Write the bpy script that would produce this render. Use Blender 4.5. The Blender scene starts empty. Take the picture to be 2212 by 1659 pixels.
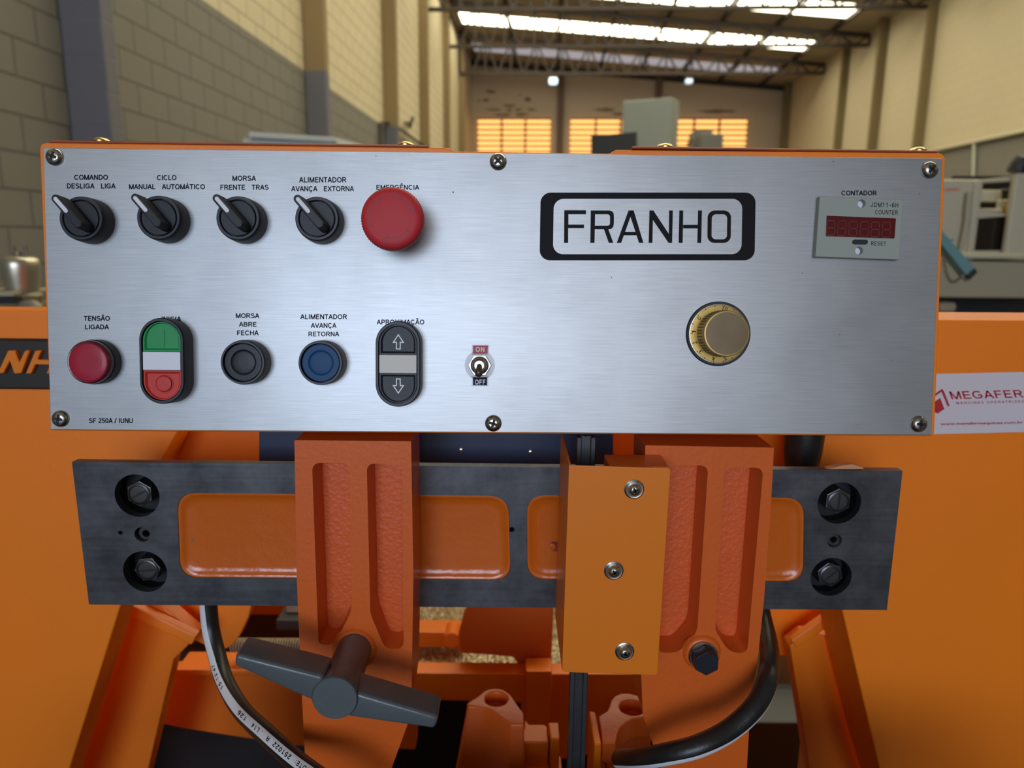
import bpy, bmesh, math, random
from mathutils import Vector, Matrix
random.seed(7)
C = bpy.context.scene.collection
SC = bpy.context.scene
R = math.radians
pi = math.pi

# ------------------------------------------------------------------ camera
F, CX, CY = 1560.0, 1106.0, 829.5          # focal length and centre in pixels of the 2212 x 1659 frame
PITCH, YAW, ROLL = R(11.148), R(0.38), R(0.58)
EYE = Vector((0, 0, 1.35))
_f = Vector((math.sin(YAW)*math.cos(PITCH), math.cos(YAW)*math.cos(PITCH), -math.sin(PITCH)))
_r0 = Vector((math.cos(YAW), -math.sin(YAW), 0)); _u0 = _r0.cross(_f)
_r = math.cos(ROLL)*_r0 + math.sin(ROLL)*_u0
_u = -math.sin(ROLL)*_r0 + math.cos(ROLL)*_u0
cd = bpy.data.cameras.new('camera'); cam = bpy.data.objects.new('camera', cd); C.objects.link(cam)
cam.matrix_world = Matrix(((_r.x, _u.x, -_f.x, EYE.x), (_r.y, _u.y, -_f.y, EYE.y), (_r.z, _u.z, -_f.z, EYE.z), (0, 0, 0, 1)))
cd.sensor_fit = 'HORIZONTAL'; cd.sensor_width = 36.0; cd.lens = 36.0*F/2212.0
cd.clip_start = 0.02; cd.clip_end = 200
cd.dof.use_dof = True; cd.dof.focus_distance = 0.475; cd.dof.aperture_fstop = 8.0
SC.camera = cam

# ------------------------------------------------------------------ light, world, exposure
SC.view_settings.view_transform = 'Standard'
SC.view_settings.look = 'None'
SC.view_settings.gamma = 1.0
SC.view_settings.use_curve_mapping = False
SC.view_settings.exposure = 0.0
SKYLIGHT_E, LOUVRE_E, GATE_W = 7.2, 1.7, 300.0
HT = R(3.29)                                # the hall runs a little to the right of the machine
HM = Matrix.Rotation(-HT, 4, 'Z')
wd = bpy.data.worlds.new('World'); SC.world = wd; wd.use_nodes = True
wd.node_tree.nodes['Background'].inputs[0].default_value = (0.62, 0.76, 1.0, 1)
wd.node_tree.nodes['Background'].inputs[1].default_value = 1.0
def area(name, loc, rot, sx, sy, w, col):
    l = bpy.data.lights.new(name, 'AREA'); l.shape = 'RECTANGLE'; l.size = sx; l.size_y = sy; l.energy = w; l.color = col
    o = bpy.data.objects.new(name, l); C.objects.link(o)
    o.matrix_world = HM @ Matrix.Translation(loc) @ Matrix.Rotation(rot[2], 4, 'Z') @ Matrix.Rotation(rot[0], 4, 'X')
    return o
# daylight that comes in at the open gate behind the photographer
area('gate_daylight', (0.1, -8.85, 2.9), (R(90), 0, 0), 5.8, 3.8, GATE_W, (0.82, 0.88, 1.0))
area('open_sky_daylight', (-1.45, -8.80, 2.75), (R(90), 0, 0), 2.5, 2.6, 150.0, (0.50, 0.70, 1.0))

# ------------------------------------------------------------------ pixel rays
def ray(px, py):
    d = _f + _r*((px-CX)/F) + _u*((CY-py)/F)
    return d
def onY(px, py, Y):
    d = ray(px, py); return EYE + d*((Y-EYE.y)/d.y)
def onZ(px, py, Z):
    d = ray(px, py); return EYE + d*((Z-EYE.z)/d.z)
HMI = HM.inverted()
def hall(px, py, ax, v):                    # a pixel onto a hall plane x = v or y = v (hall coordinates)
    d = HMI.to_3x3() @ ray(px, py); o = HMI @ EYE
    return o + d*((v-o[ax])/d[ax])

# ------------------------------------------------------------------ materials
def S(*c):                                  # 0..255 display colour to linear
    return tuple((x/255/12.92 if x/255 <= 0.04045 else ((x/255+0.055)/1.055)**2.4) for x in c) + (1,)
def mat(name, col, rough=0.5, metal=0.0, noise=0.0, nscale=30.0, bump=0.0, bscale=200.0, emit=None, es=0, coat=0.0, spec=0.5, trans=0.0):
    m = bpy.data.materials.new(name); m.use_nodes = True
    nt = m.node_tree; b = nt.nodes['Principled BSDF']
    b.inputs['Base Color'].default_value = col; b.inputs['Roughness'].default_value = rough
    b.inputs['Metallic'].default_value = metal; b.inputs['Coat Weight'].default_value = coat
    b.inputs['Specular IOR Level'].default_value = spec
    b.inputs['Transmission Weight'].default_value = trans
    if emit: b.inputs['Emission Color'].default_value = emit; b.inputs['Emission Strength'].default_value = es
    if noise or bump:
        tc = nt.nodes.new('ShaderNodeTexCoord')
    if noise:
        n = nt.nodes.new('ShaderNodeTexNoise'); n.inputs['Scale'].default_value = nscale; n.inputs['Detail'].default_value = 5
        nt.links.new(tc.outputs['Object'], n.inputs['Vector'])
        mx = nt.nodes.new('ShaderNodeMix'); mx.data_type = 'RGBA'
        k1, k2 = 1-noise, 1+noise
        mx.inputs[6].default_value = (col[0]*k1, col[1]*k1, col[2]*k1, 1); mx.inputs[7].default_value = (min(1, col[0]*k2), min(1, col[1]*k2), min(1, col[2]*k2), 1)
        nt.links.new(n.outputs['Fac'], mx.inputs[0]); nt.links.new(mx.outputs[2], b.inputs['Base Color'])
    if bump:
        n2 = nt.nodes.new('ShaderNodeTexNoise'); n2.inputs['Scale'].default_value = bscale; n2.inputs['Detail'].default_value = 3
        nt.links.new(tc.outputs['Object'], n2.inputs['Vector'])
        bp = nt.nodes.new('ShaderNodeBump'); bp.inputs['Strength'].default_value = bump; bp.inputs['Distance'].default_value = 0.002
        nt.links.new(n2.outputs['Fac'], bp.inputs['Height']); nt.links.new(bp.outputs[0], b.inputs['Normal'])
    return m
ORANGE = (0.87, 0.205, 0.006, 1)
M = {}
M['orange'] = mat('orange_paint', ORANGE, 0.42, noise=0.05, nscale=8, bump=0.06, bscale=300)
M['orange_sheet'] = mat('orange_sheet_paint', (0.76, 0.19, 0.006, 1), 0.38, noise=0.03, nscale=6)
M['orange_cast'] = mat('orange_cast_paint', (0.66, 0.115, 0.012, 1), 0.36, noise=0.06, nscale=14, bump=0.12, bscale=260)
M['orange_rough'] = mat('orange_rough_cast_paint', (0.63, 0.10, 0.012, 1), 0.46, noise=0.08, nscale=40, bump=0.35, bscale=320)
M['orange_gloss'] = mat('orange_gloss_paint', (0.58, 0.115, 0.008, 1), 0.2, noise=0.05, nscale=20, bump=0.25, bscale=90)
M['lid'] = mat('worn_orange_red_paint', (0.30, 0.055, 0.015, 1), 0.45, noise=0.35, nscale=60)
M['navy'] = mat('navy_paint', (0.022, 0.036, 0.075, 1), 0.35, noise=0.1, nscale=20)
M['black'] = mat('black_plastic', (0.013, 0.014, 0.019, 1), 0.45, noise=0.12, nscale=60, bump=0.03, bscale=900, spec=0.35)
M['black2'] = mat('dark_grey_plastic', (0.018, 0.020, 0.027, 1), 0.4, noise=0.15, nscale=90, spec=0.35)
M['rubber'] = mat('black_rubber', (0.012, 0.012, 0.012, 1), 0.38, noise=0.2, nscale=120, bump=0.1, bscale=500)
M['ink'] = mat('navy_ink', (0.008, 0.011, 0.026, 1), 0.6, spec=0.12)
M['ink_black'] = mat('black_ink', (0.008, 0.007, 0.009, 1), 0.55, spec=0.12)
M['white'] = mat('white_plastic', (0.72, 0.72, 0.78, 1), 0.45)
M['white_ink'] = mat('white_ink', (0.75, 0.75, 0.75, 1), 0.5)
M['beige'] = mat('ivory_plastic', (0.60, 0.55, 0.47, 1), 0.45)
M['estop'] = mat('red_mushroom_plastic', (0.52, 0.028, 0.034, 1), 0.5, spec=0.25)
M['estop_dark'] = mat('dark_red_moulding', (0.20, 0.008, 0.012, 1), 0.5)
M['lens'] = mat('red_lens', (0.36, 0.005, 0.025, 1), 0.45, coat=0.1, spec=0.3)
M['lens_dark'] = mat('dark_red_lens_rim', (0.09, 0.004, 0.012, 1), 0.2, coat=0.5)
M['green'] = mat('green_plastic', (0.012, 0.27, 0.07, 1), 0.36, spec=0.3)
M['red'] = mat('red_plastic', (0.56, 0.032, 0.022, 1), 0.36, spec=0.3)
M['blue'] = mat('blue_plastic', (0.010, 0.060, 0.155, 1), 0.5, spec=0.25)
M['chrome'] = mat('chromed_steel', (0.46, 0.43, 0.39, 1), 0.2, 1.0)
M['screw'] = mat('zinc_screw', (0.46, 0.44, 0.40, 1), 0.24, 1.0, noise=0.15, nscale=200)
M['brass'] = mat('brass_plated_screw', (0.62, 0.40, 0.16, 1), 0.25, 1.0)
M['gold'] = mat('gold_anodised', (0.38, 0.25, 0.07, 1), 0.38, 0.7, noise=0.2, nscale=120)
M['gold_face'] = mat('worn_gold_knob', (0.135, 0.098, 0.056, 1), 0.4, 0.8, noise=0.25, nscale=70)
M['gold_dark'] = mat('dark_knurl', (0.05, 0.035, 0.015, 1), 0.5, 0.5)
M['dark'] = mat('black_recess', (0.004, 0.004, 0.005, 1), 0.6)
M['bolt'] = mat('oily_black_bolt', (0.10, 0.097, 0.095, 1), 0.36, 0.8, noise=0.3, nscale=150)
M['counter'] = mat('grey_green_plastic', (0.30, 0.315, 0.27, 1), 0.5)
M['display'] = mat('dark_red_display', (0.10, 0.006, 0.009, 1), 0.2, coat=0.2)
M['segment'] = mat('unlit_segment', (0.13, 0.014, 0.012, 1), 0.45)
M['redprint'] = mat('red_print', (0.42, 0.015, 0.03, 1), 0.5)
M['sticker'] = mat('white_sticker', (0.62, 0.56, 0.58, 1), 0.4)
M['badge'] = mat('black_badge', (0.018, 0.014, 0.010, 1), 0.45, noise=0.2, nscale=80)
M['clear'] = mat('pale_clear_sticker', (0.72, 0.72, 0.78, 1), 0.4)
M['lever'] = mat('grey_lever_paint', (0.085, 0.098, 0.105, 1), 0.3, noise=0.08, nscale=40, bump=0.12, bscale=220)
M['blade'] = mat('saw_blade_steel', (0.10, 0.10, 0.105, 1), 0.38, 0.8, noise=0.2, nscale=90)
M['chips'] = mat('brass_shavings', (0.60, 0.53, 0.33, 1), 0.38, 0.4, noise=0.5, nscale=180, bump=1.0, bscale=250)
M['hosewhite'] = mat('white_hose_stripe', (0.70, 0.70, 0.72, 1), 0.4)
M['truss'] = mat('brown_truss_steel', (0.035, 0.022, 0.015, 1), 0.6)
M['roof'] = mat('roof_sheet', (0.50, 0.41, 0.29, 1), 0.7, noise=0.08, nscale=2)
M['skylight'] = mat('translucent_skylight', (0.8, 0.8, 0.7, 1), 0.6, emit=(1.0, 0.93, 0.68, 1), es=SKYLIGHT_E)
M['skylight_dim'] = mat('dusty_skylight', (0.5, 0.5, 0.5, 1), 0.6, emit=(0.85, 0.83, 0.95, 1), es=0.34)
M['louvre_glow'] = mat('daylight_behind_louvres', (0.8, 0.5, 0.2, 1), 0.6, emit=(1.0, 0.52, 0.15, 1), es=LOUVRE_E)
M['louvre'] = mat('louvre_slat', (0.40, 0.22, 0.08, 1), 0.6)
M['lamp'] = mat('led_lamp_face', (0.9, 0.9, 0.9, 1), 0.4, emit=(0.55, 0.88, 1.0, 1), es=1.8)
M['lamp_dim'] = mat('far_led_lamp_face', (0.7, 0.8, 0.9, 1), 0.4, emit=(0.55, 0.72, 1.0, 1), es=0.8)
M['greybox'] = mat('grey_green_enamel', (0.25, 0.275, 0.26, 1), 0.5, noise=0.04, nscale=3)
M['greylight'] = mat('pale_green_enamel', (0.52, 0.53, 0.42, 1), 0.5)
M['blacksheet'] = mat('black_sheet', (0.014, 0.013, 0.014, 1), 0.5)
M['cream'] = mat('cream_enamel', (0.52, 0.47, 0.33, 1), 0.5, noise=0.03, nscale=3)
M['creamdark'] = mat('beige_enamel', (0.36, 0.32, 0.21, 1), 0.5, noise=0.05, nscale=4)
M['glassdark'] = mat('dark_machine_window', (0.020, 0.013, 0.008, 1), 0.15)
M['teal'] = mat('teal_paint', (0.13, 0.27, 0.27, 1), 0.4, noise=0.1, nscale=30)
M['yellow'] = mat('yellow_label', (0.70, 0.42, 0.02, 1), 0.5)
M['alu'] = mat('dull_aluminium', (0.50, 0.47, 0.36, 1), 0.32, 0.85, noise=0.12, nscale=30)
M['oldcast'] = mat('old_cast_metal', (0.20, 0.165, 0.11, 1), 0.45, 0.4, noise=0.35, nscale=30)
M['tan'] = mat('tan_cardboard', (0.36, 0.28, 0.18, 1), 0.7, noise=0.08, nscale=20)
M['floor'] = mat('stained_concrete', (0.075, 0.068, 0.058, 1), 0.6, noise=0.25, nscale=1.5)
M['paleblue'] = mat('pale_lid_enamel', (0.55, 0.57, 0.55, 1), 0.45)

# brushed aluminium: fine horizontal brush lines, anisotropic gloss, a little grime
def brushed():
    m = mat('brushed_aluminium', (0.62, 0.63, 0.64, 1), 0.41, 0.82)
    nt = m.node_tree; b = nt.nodes['Principled BSDF']
    tc = nt.nodes.new('ShaderNodeTexCoord'); mp = nt.nodes.new('ShaderNodeMapping'); mp.inputs['Scale'].default_value = (60, 900, 3200)
    n = nt.nodes.new('ShaderNodeTexNoise'); n.inputs['Scale'].default_value = 1; n.inputs['Detail'].default_value = 3
    nt.links.new(tc.outputs['Object'], mp.inputs[0]); nt.links.new(mp.outputs[0], n.inputs['Vector'])
    n2 = nt.nodes.new('ShaderNodeTexNoise'); n2.inputs['Scale'].default_value = 2600; n2.inputs['Detail'].default_value = 2
    nt.links.new(tc.outputs['Object'], n2.inputs['Vector'])
    ad = nt.nodes.new('ShaderNodeMath'); ad.operation = 'ADD'; nt.links.new(n.outputs['Fac'], ad.inputs[0]); nt.links.new(n2.outputs['Fac'], ad.inputs[1])
    bp = nt.nodes.new('ShaderNodeBump'); bp.inputs['Strength'].default_value = 0.05; bp.inputs['Distance'].default_value = 0.0005
    nt.links.new(ad.outputs[0], bp.inputs['Height']); nt.links.new(bp.outputs[0], b.inputs['Normal'])
    g = nt.nodes.new('ShaderNodeTexNoise'); g.inputs['Scale'].default_value = 9; g.inputs['Detail'].default_value = 6
    nt.links.new(tc.outputs['Object'], g.inputs['Vector'])
    rp = nt.nodes.new('ShaderNodeValToRGB'); rp.color_ramp.elements[0].position = 0.30; rp.color_ramp.elements[0].color = (0.285, 0.285, 0.283, 1)
    rp.color_ramp.elements[1].position = 0.55; rp.color_ramp.elements[1].color = (0.355, 0.355, 0.355, 1)
    nt.links.new(g.outputs['Fac'], rp.inputs[0])
    m2 = nt.nodes.new('ShaderNodeMapping'); m2.inputs['Scale'].default_value = (35, 900, 1500); n3 = nt.nodes.new('ShaderNodeTexNoise'); n3.inputs['Scale'].default_value = 1; n3.inputs['Detail'].default_value = 2
    nt.links.new(tc.outputs['Object'], m2.inputs[0]); nt.links.new(m2.outputs[0], n3.inputs['Vector'])
    r3 = nt.nodes.new('ShaderNodeMapRange'); r3.inputs[1].default_value = 0.3; r3.inputs[2].default_value = 0.7; r3.inputs[3].default_value = 0.92; r3.inputs[4].default_value = 1.07; nt.links.new(n3.outputs['Fac'], r3.inputs[0])
    mu = nt.nodes.new('ShaderNodeMix'); mu.data_type = 'RGBA'; mu.blend_type = 'MULTIPLY'; mu.inputs[0].default_value = 1
    nt.links.new(rp.outputs[0], mu.inputs[6]); nt.links.new(r3.outputs[0], mu.inputs[7]); nt.links.new(mu.outputs[2], b.inputs['Base Color'])
    return m
M['alu_plate'] = brushed()
def steelbar():
    m = mat('dark_ground_steel', (0.06, 0.06, 0.065, 1), 0.36, 0.75)
    nt = m.node_tree; b = nt.nodes['Principled BSDF']
    tc = nt.nodes.new('ShaderNodeTexCoord'); n = nt.nodes.new('ShaderNodeTexNoise'); n.inputs['Scale'].default_value = 28; n.inputs['Detail'].default_value = 8; n.inputs['Roughness'].default_value = 0.7
    nt.links.new(tc.outputs['Object'], n.inputs['Vector'])
    rp = nt.nodes.new('ShaderNodeValToRGB'); rp.color_ramp.elements[0].position = 0.3; rp.color_ramp.elements[0].color = (0.058, 0.058, 0.063, 1)
    rp.color_ramp.elements[1].position = 0.7; rp.color_ramp.elements[1].color = (0.16, 0.16, 0.172, 1)
    nt.links.new(n.outputs['Fac'], rp.inputs[0]); nt.links.new(rp.outputs[0], b.inputs['Base Color'])
    mp = nt.nodes.new('ShaderNodeMapping'); mp.inputs['Scale'].default_value = (12, 200, 300)
    n2 = nt.nodes.new('ShaderNodeTexNoise'); n2.inputs['Scale'].default_value = 1
    nt.links.new(tc.outputs['Object'], mp.inputs[0]); nt.links.new(mp.outputs[0], n2.inputs['Vector'])
    r2 = nt.nodes.new('ShaderNodeMapRange'); r2.inputs[3].default_value = 0.28; r2.inputs[4].default_value = 0.5
    nt.links.new(n2.outputs['Fac'], r2.inputs[0]); nt.links.new(r2.outputs[0], b.inputs['Roughness'])
    return m
M['steel'] = steelbar()
# painted block wall: grey below a line, cream above, joints between blocks
def blockwall(name, axis, zline, lower, upper, joint=0.72, fade=0.9):
    m = mat(name, upper, 0.75)
    nt = m.node_tree; b = nt.nodes['Principled BSDF']
    tc = nt.nodes.new('ShaderNodeTexCoord'); sp = nt.nodes.new('ShaderNodeSeparateXYZ'); nt.links.new(tc.outputs['Object'], sp.inputs[0])
    cb = nt.nodes.new('ShaderNodeCombineXYZ'); nt.links.new(sp.outputs[axis], cb.inputs[0]); nt.links.new(sp.outputs[2], cb.inputs[1])
    br = nt.nodes.new('ShaderNodeTexBrick'); br.inputs['Scale'].default_value = 1.0; br.inputs['Brick Width'].default_value = 0.4; br.inputs['Row Height'].default_value = 0.2
    br.inputs['Mortar Size'].default_value = 0.010; br.inputs['Mortar Smooth'].default_value = 0.3; br.offset = 0.5
    br.inputs['Color1'].default_value = (1, 1, 1, 1); br.inputs['Color2'].default_value = (0.96, 0.96, 0.96, 1); br.inputs['Mortar'].default_value = (joint,)*3 + (1,)
    nt.links.new(cb.outputs[0], br.inputs['Vector'])
    gt = nt.nodes.new('ShaderNodeMath'); gt.operation = 'GREATER_THAN'; gt.inputs[1].default_value = zline; nt.links.new(sp.outputs[2], gt.inputs[0])
    mx = nt.nodes.new('ShaderNodeMix'); mx.data_type = 'RGBA'; mx.inputs[6].default_value = lower; mx.inputs[7].default_value = upper
    nt.links.new(gt.outputs[0], mx.inputs[0])
    ml = nt.nodes.new('ShaderNodeMix'); ml.data_type = 'RGBA'; ml.blend_type = 'MULTIPLY'; ml.inputs[0].default_value = fade
    nt.links.new(mx.outputs[2], ml.inputs[6]); nt.links.new(br.outputs['Color'], ml.inputs[7]); nt.links.new(ml.outputs[2], b.inputs['Base Color'])
    bp = nt.nodes.new('ShaderNodeBump'); bp.inputs['Strength'].default_value = 0.4; bp.inputs['Distance'].default_value = 0.01; bp.invert = True
    nt.links.new(br.outputs['Fac'], bp.inputs['Height']); nt.links.new(bp.outputs[0], b.inputs['Normal'])
    return m
ZLINE, ZLINE2 = hall(655, 151, 0, -2.9).z, hall(2212, 287, 0, 8.0).z
CREAM, GREYW = (0.64, 0.55, 0.36, 1), (0.205, 0.19, 0.158, 1)
M['wall_side'] = blockwall('painted_block_wall', 1, ZLINE, GREYW, CREAM, 0.50, 0.85)
M['wall_right'] = blockwall('painted_block_wall_opposite', 1, ZLINE2, GREYW, CREAM, 0.85, 0.5)
M['wall_end'] = blockwall('painted_end_wall', 0, -9, CREAM, (0.62, 0.49, 0.34, 1), 0.9, 0.4)
M['wall_dark'] = blockwall('entrance_wall', 0, -9, CREAM, (0.62, 0.53, 0.40, 1), 0.9, 0.4)
M['column'] = blockwall('column_brown_grey', 1, ZLINE, (0.15, 0.145, 0.16, 1), (0.27, 0.19, 0.085, 1), 1.0, 0.0)  # columns: grey below the line, brown above, darker than the walls
M['column2'] = blockwall('column_brown_grey_opposite', 1, ZLINE2, (0.17, 0.165, 0.17, 1), (0.22, 0.16, 0.07, 1), 1.0, 0.0)
M['post'] = mat('brown_post_paint', (0.17, 0.10, 0.055, 1), 0.6)
M['stain'] = mat('soot_stain', (0.22, 0.14, 0.08, 1), 0.8, noise=0.3, nscale=5)

# ------------------------------------------------------------------ mesh helpers
def bev(bm, w=0.001, seg=2, ang=35):
    bmesh.ops.recalc_face_normals(bm, faces=bm.faces[:]); bm.normal_update()
    es = [e for e in bm.edges if len(e.link_faces) == 2 and e.calc_face_angle(0) > R(ang)]
    if es: bmesh.ops.bevel(bm, geom=es, offset=w, segments=seg, profile=0.5, affect='EDGES', clamp_overlap=True)
def box(bm, x0, x1, y0, y1, z0, z1, mi=0):
    vs = [bm.verts.new(p) for p in ((x0,y0,z0),(x1,y0,z0),(x1,y1,z0),(x0,y1,z0),(x0,y0,z1),(x1,y0,z1),(x1,y1,z1),(x0,y1,z1))]
    for f in ((0,3,2,1),(4,5,6,7),(0,1,5,4),(1,2,6,5),(2,3,7,6),(3,0,4,7)):
        bm.faces.new([vs[i] for i in f]).material_index = mi
    return vs
def bar(bm, a, b, w, h=None, mi=0):         # a square bar from a to b
    a, b = Vector(a), Vector(b); d = (b-a).normalized(); h = h or w
    up = Vector((0, 0, 1)) if abs(d.z) < 0.95 else Vector((0, 1, 0))
    s = d.cross(up).normalized(); t = s.cross(d)
    vs = [bm.verts.new(p + s*(i*w/2) + t*(j*h/2)) for p in (a, b) for i, j in ((-1,-1),(1,-1),(1,1),(-1,1))]
    for f in ((0,1,2,3),(7,6,5,4),(0,4,5,1),(1,5,6,2),(2,6,7,3),(3,7,4,0)): bm.faces.new([vs[i] for i in f]).material_index = mi
def loft(bm, loops, cap0=True, cap1=True, mi=0):
    rs = [[bm.verts.new(p) for p in l] for l in loops]; n = len(rs[0])
    for a, b in zip(rs, rs[1:]):
        for i in range(n): bm.faces.new((a[i], a[(i+1) % n], b[(i+1) % n], b[i])).material_index = mi
    if cap0: bm.faces.new(rs[0][::-1]).material_index = mi
    if cap1: bm.faces.new(rs[-1]).material_index = mi
    return rs
def lathe(bm, prof, seg=48, c=(0, 0, 0), mi=0, knurl=None):   # profile (radius, outward); axis points to -y
    loops = []
    for r, o in prof:
        loops.append([(c[0]+(r + (knurl[1] if knurl and i % 2 and (r, o) in knurl[0] else 0))*math.cos(2*pi*i/seg), c[1]-o, c[2]+(r + (knurl[1] if knurl and i % 2 and (r, o) in knurl[0] else 0))*math.sin(2*pi*i/seg)) for i in range(seg)])
    return loft(bm, loops, True, True, mi)
def lathez(bm, prof, seg=40, c=(0, 0, 0), mi=0):              # profile (radius, z)
    return loft(bm, [[(c[0]+r*math.cos(2*pi*i/seg), c[1]+r*math.sin(2*pi*i/seg), c[2]+z) for i in range(seg)] for r, z in prof], True, True, mi)
def prism(bm, poly, o0, o1, mi=0):          # polygon (x, z) from outward o0 to outward o1
    return loft(bm, [[(x, -o0, z) for x, z in poly], [(x, -o1, z) for x, z in poly]], True, True, mi)
def solid(bm, front, back, mi=0):           # two matching 3-D loops
    return loft(bm, [back, front], True, True, mi)
def rrect(cx, cz, w, h, r, n=8):
    out = []
    for sx, sz, a0 in ((1, 1, 0), (-1, 1, 90), (-1, -1, 180), (1, -1, 270)):
        for i in range(n+1):
            a = R(a0 + 90*i/n); out.append((cx + sx*(w/2-r) + r*math.cos(a), cz + sz*(h/2-r) + r*math.sin(a)))
    return out
def circ(cx, cz, r, n=32, rz=None): return [(cx + r*math.cos(2*pi*i/n), cz + (rz or r)*math.sin(2*pi*i/n)) for i in range(n)]
def fill_holes(bm, outer, holes, y, mi=0):  # flat plate with holes, at depth y, facing -y; returns loops of verts
    loops = []; edges = []
    for l in [outer]+holes:
        vs = [bm.verts.new((x, y, z)) for x, z in l]; loops.append(vs)
        edges += [bm.edges.new((vs[i], vs[(i+1) % len(vs)])) for i in range(len(vs))]
    r = bmesh.ops.triangle_fill(bm, use_beauty=True, use_dissolve=False, edges=edges, normal=(0, -1, 0))
    for g in r['geom']:
        if isinstance(g, bmesh.types.BMFace): g.material_index = mi
    return loops
def plate(bm, outer, holes, o0, o1, mi=0):  # plate with through holes
    fr = fill_holes(bm, outer, holes, -o1, mi); bk = fill_holes(bm, outer, holes, -o0, mi)
    for a, b in zip(fr, bk):
        for i in range(len(a)): bm.faces.new((a[i], a[(i+1) % len(a)], b[(i+1) % len(a)], b[i])).material_index = mi
def scaled(l, k, cx=None, cz=None):
    cx = sum(p[0] for p in l)/len(l) if cx is None else cx; cz = sum(p[1] for p in l)/len(l) if cz is None else cz
    return [(cx+(x-cx)*k, cz+(z-cz)*k) for x, z in l]
def inset(l, d):                            # move a convex loop inward by about d
    cx = sum(p[0] for p in l)/len(l); cz = sum(p[1] for p in l)/len(l)
    w = max(abs(p[0]-cx) for p in l); h = max(abs(p[1]-cz) for p in l)
    return [(cx+(x-cx)*(1-d/w), cz+(z-cz)*(1-d/h)) for x, z in l]
def recessed(bm, outer, holes, o0, o1, depth, draft, mi=0, mfloor=0):   # block with blind pockets in its front
    fr = fill_holes(bm, outer, holes, -o1, mi)
    a = fr[0]; b = [bm.verts.new((x, -o0, z)) for x, z in outer]
    for i in range(len(a)): bm.faces.new((a[i], a[(i+1) % len(a)], b[(i+1) % len(a)], b[i])).material_index = mi
    bm.faces.new(b).material_index = mi
    for h, vs in zip(holes, fr[1:]):
        fl = [bm.verts.new((x, -o1+depth, z)) for x, z in inset(h, draft)]
        for i in range(len(vs)): bm.faces.new((vs[i], vs[(i+1) % len(vs)], fl[(i+1) % len(vs)], fl[i])).material_index = mi
        bm.faces.new(fl).material_index = mfloor
def tube(bm, pts, r, seg=20, sub=8, mi=0, stripe=None, closed=False):
    P = [Vector(p) for p in pts]; Q = []
    for i in range(len(P)-1):               # Catmull-Rom
        p0, p1, p2, p3 = P[max(i-1, 0)], P[i], P[i+1], P[min(i+2, len(P)-1)]
        for k in range(sub):
            t = k/sub; Q.append(0.5*((2*p1) + (p2-p0)*t + (2*p0-5*p1+4*p2-p3)*t*t + (3*p1-p0-3*p2+p3)*t**3))
    Q.append(P[-1]); loops = []; nrm = None
    for i, q in enumerate(Q):
        d = (Q[min(i+1, len(Q)-1)] - Q[max(i-1, 0)]).normalized()
        if nrm is None:
            nrm = Vector((0, -1, 0)); nrm = (nrm - d*nrm.dot(d)).normalized() if abs(d.y) < 0.98 else d.orthogonal().normalized()
        nrm = (nrm - d*nrm.dot(d)).normalized(); bn = d.cross(nrm)
        loops.append([q + nrm*(r*math.cos(2*pi*k/seg)) + bn*(r*math.sin(2*pi*k/seg)) for k in range(seg)])
    rs = loft(bm, loops, True, True, mi)
    if stripe:
        for a, b in zip(rs, rs[1:]):
            for k in stripe[0]:
                k %= seg
                f = [x for x in a[k].link_faces if a[(k+1) % seg] in x.verts and b[k] in x.verts]
                for x in f: x.material_index = stripe[1]
    return Q
def mesh(name, bm, mats, smooth=35):
    bmesh.ops.recalc_face_normals(bm, faces=bm.faces[:])
    me = bpy.data.meshes.new(name); bm.to_mesh(me); bm.free()
    for m in (mats if isinstance(mats, (list, tuple)) else [mats]): me.materials.append(m if not isinstance(m, str) else M[m])
    if smooth:
        me.shade_smooth(); me.set_sharp_from_angle(angle=R(smooth))
    return me
def obj(name, bm, mats, parent=None, loc=(0, 0, 0), smooth=35, label=None):
    me = mesh(name, bm, mats, smooth) if isinstance(bm, bmesh.types.BMesh) else bm
    o = bpy.data.objects.new(name, me); C.objects.link(o)
    if parent is not None: o.parent = parent
    o.location = loc
    if label: o['label'] = label
    if smooth and smooth <= 50 and len(me.polygons) < 30000:
        w = o.modifiers.new('normals', 'WEIGHTED_NORMAL'); w.keep_sharp = True; w.weight = 80
    return o
def tag(o, label, cat, group=None, kind=None):
    o['label'] = label; o['category'] = cat
    if group: o['group'] = group
    if kind: o['kind'] = kind
    return o
def empty(name, label, cat, loc=(0, 0, 0), rot=(0, 0, 0), group=None):
    o = bpy.data.objects.new(name, None); C.objects.link(o); o.location = loc; o.rotation_euler = rot; o.empty_display_size = 0.05
    return tag(o, label, cat, group)
def NB(): return bmesh.new()
def shift(bm, v):
    bmesh.ops.translate(bm, verts=bm.verts[:], vec=Vector(v))
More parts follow.
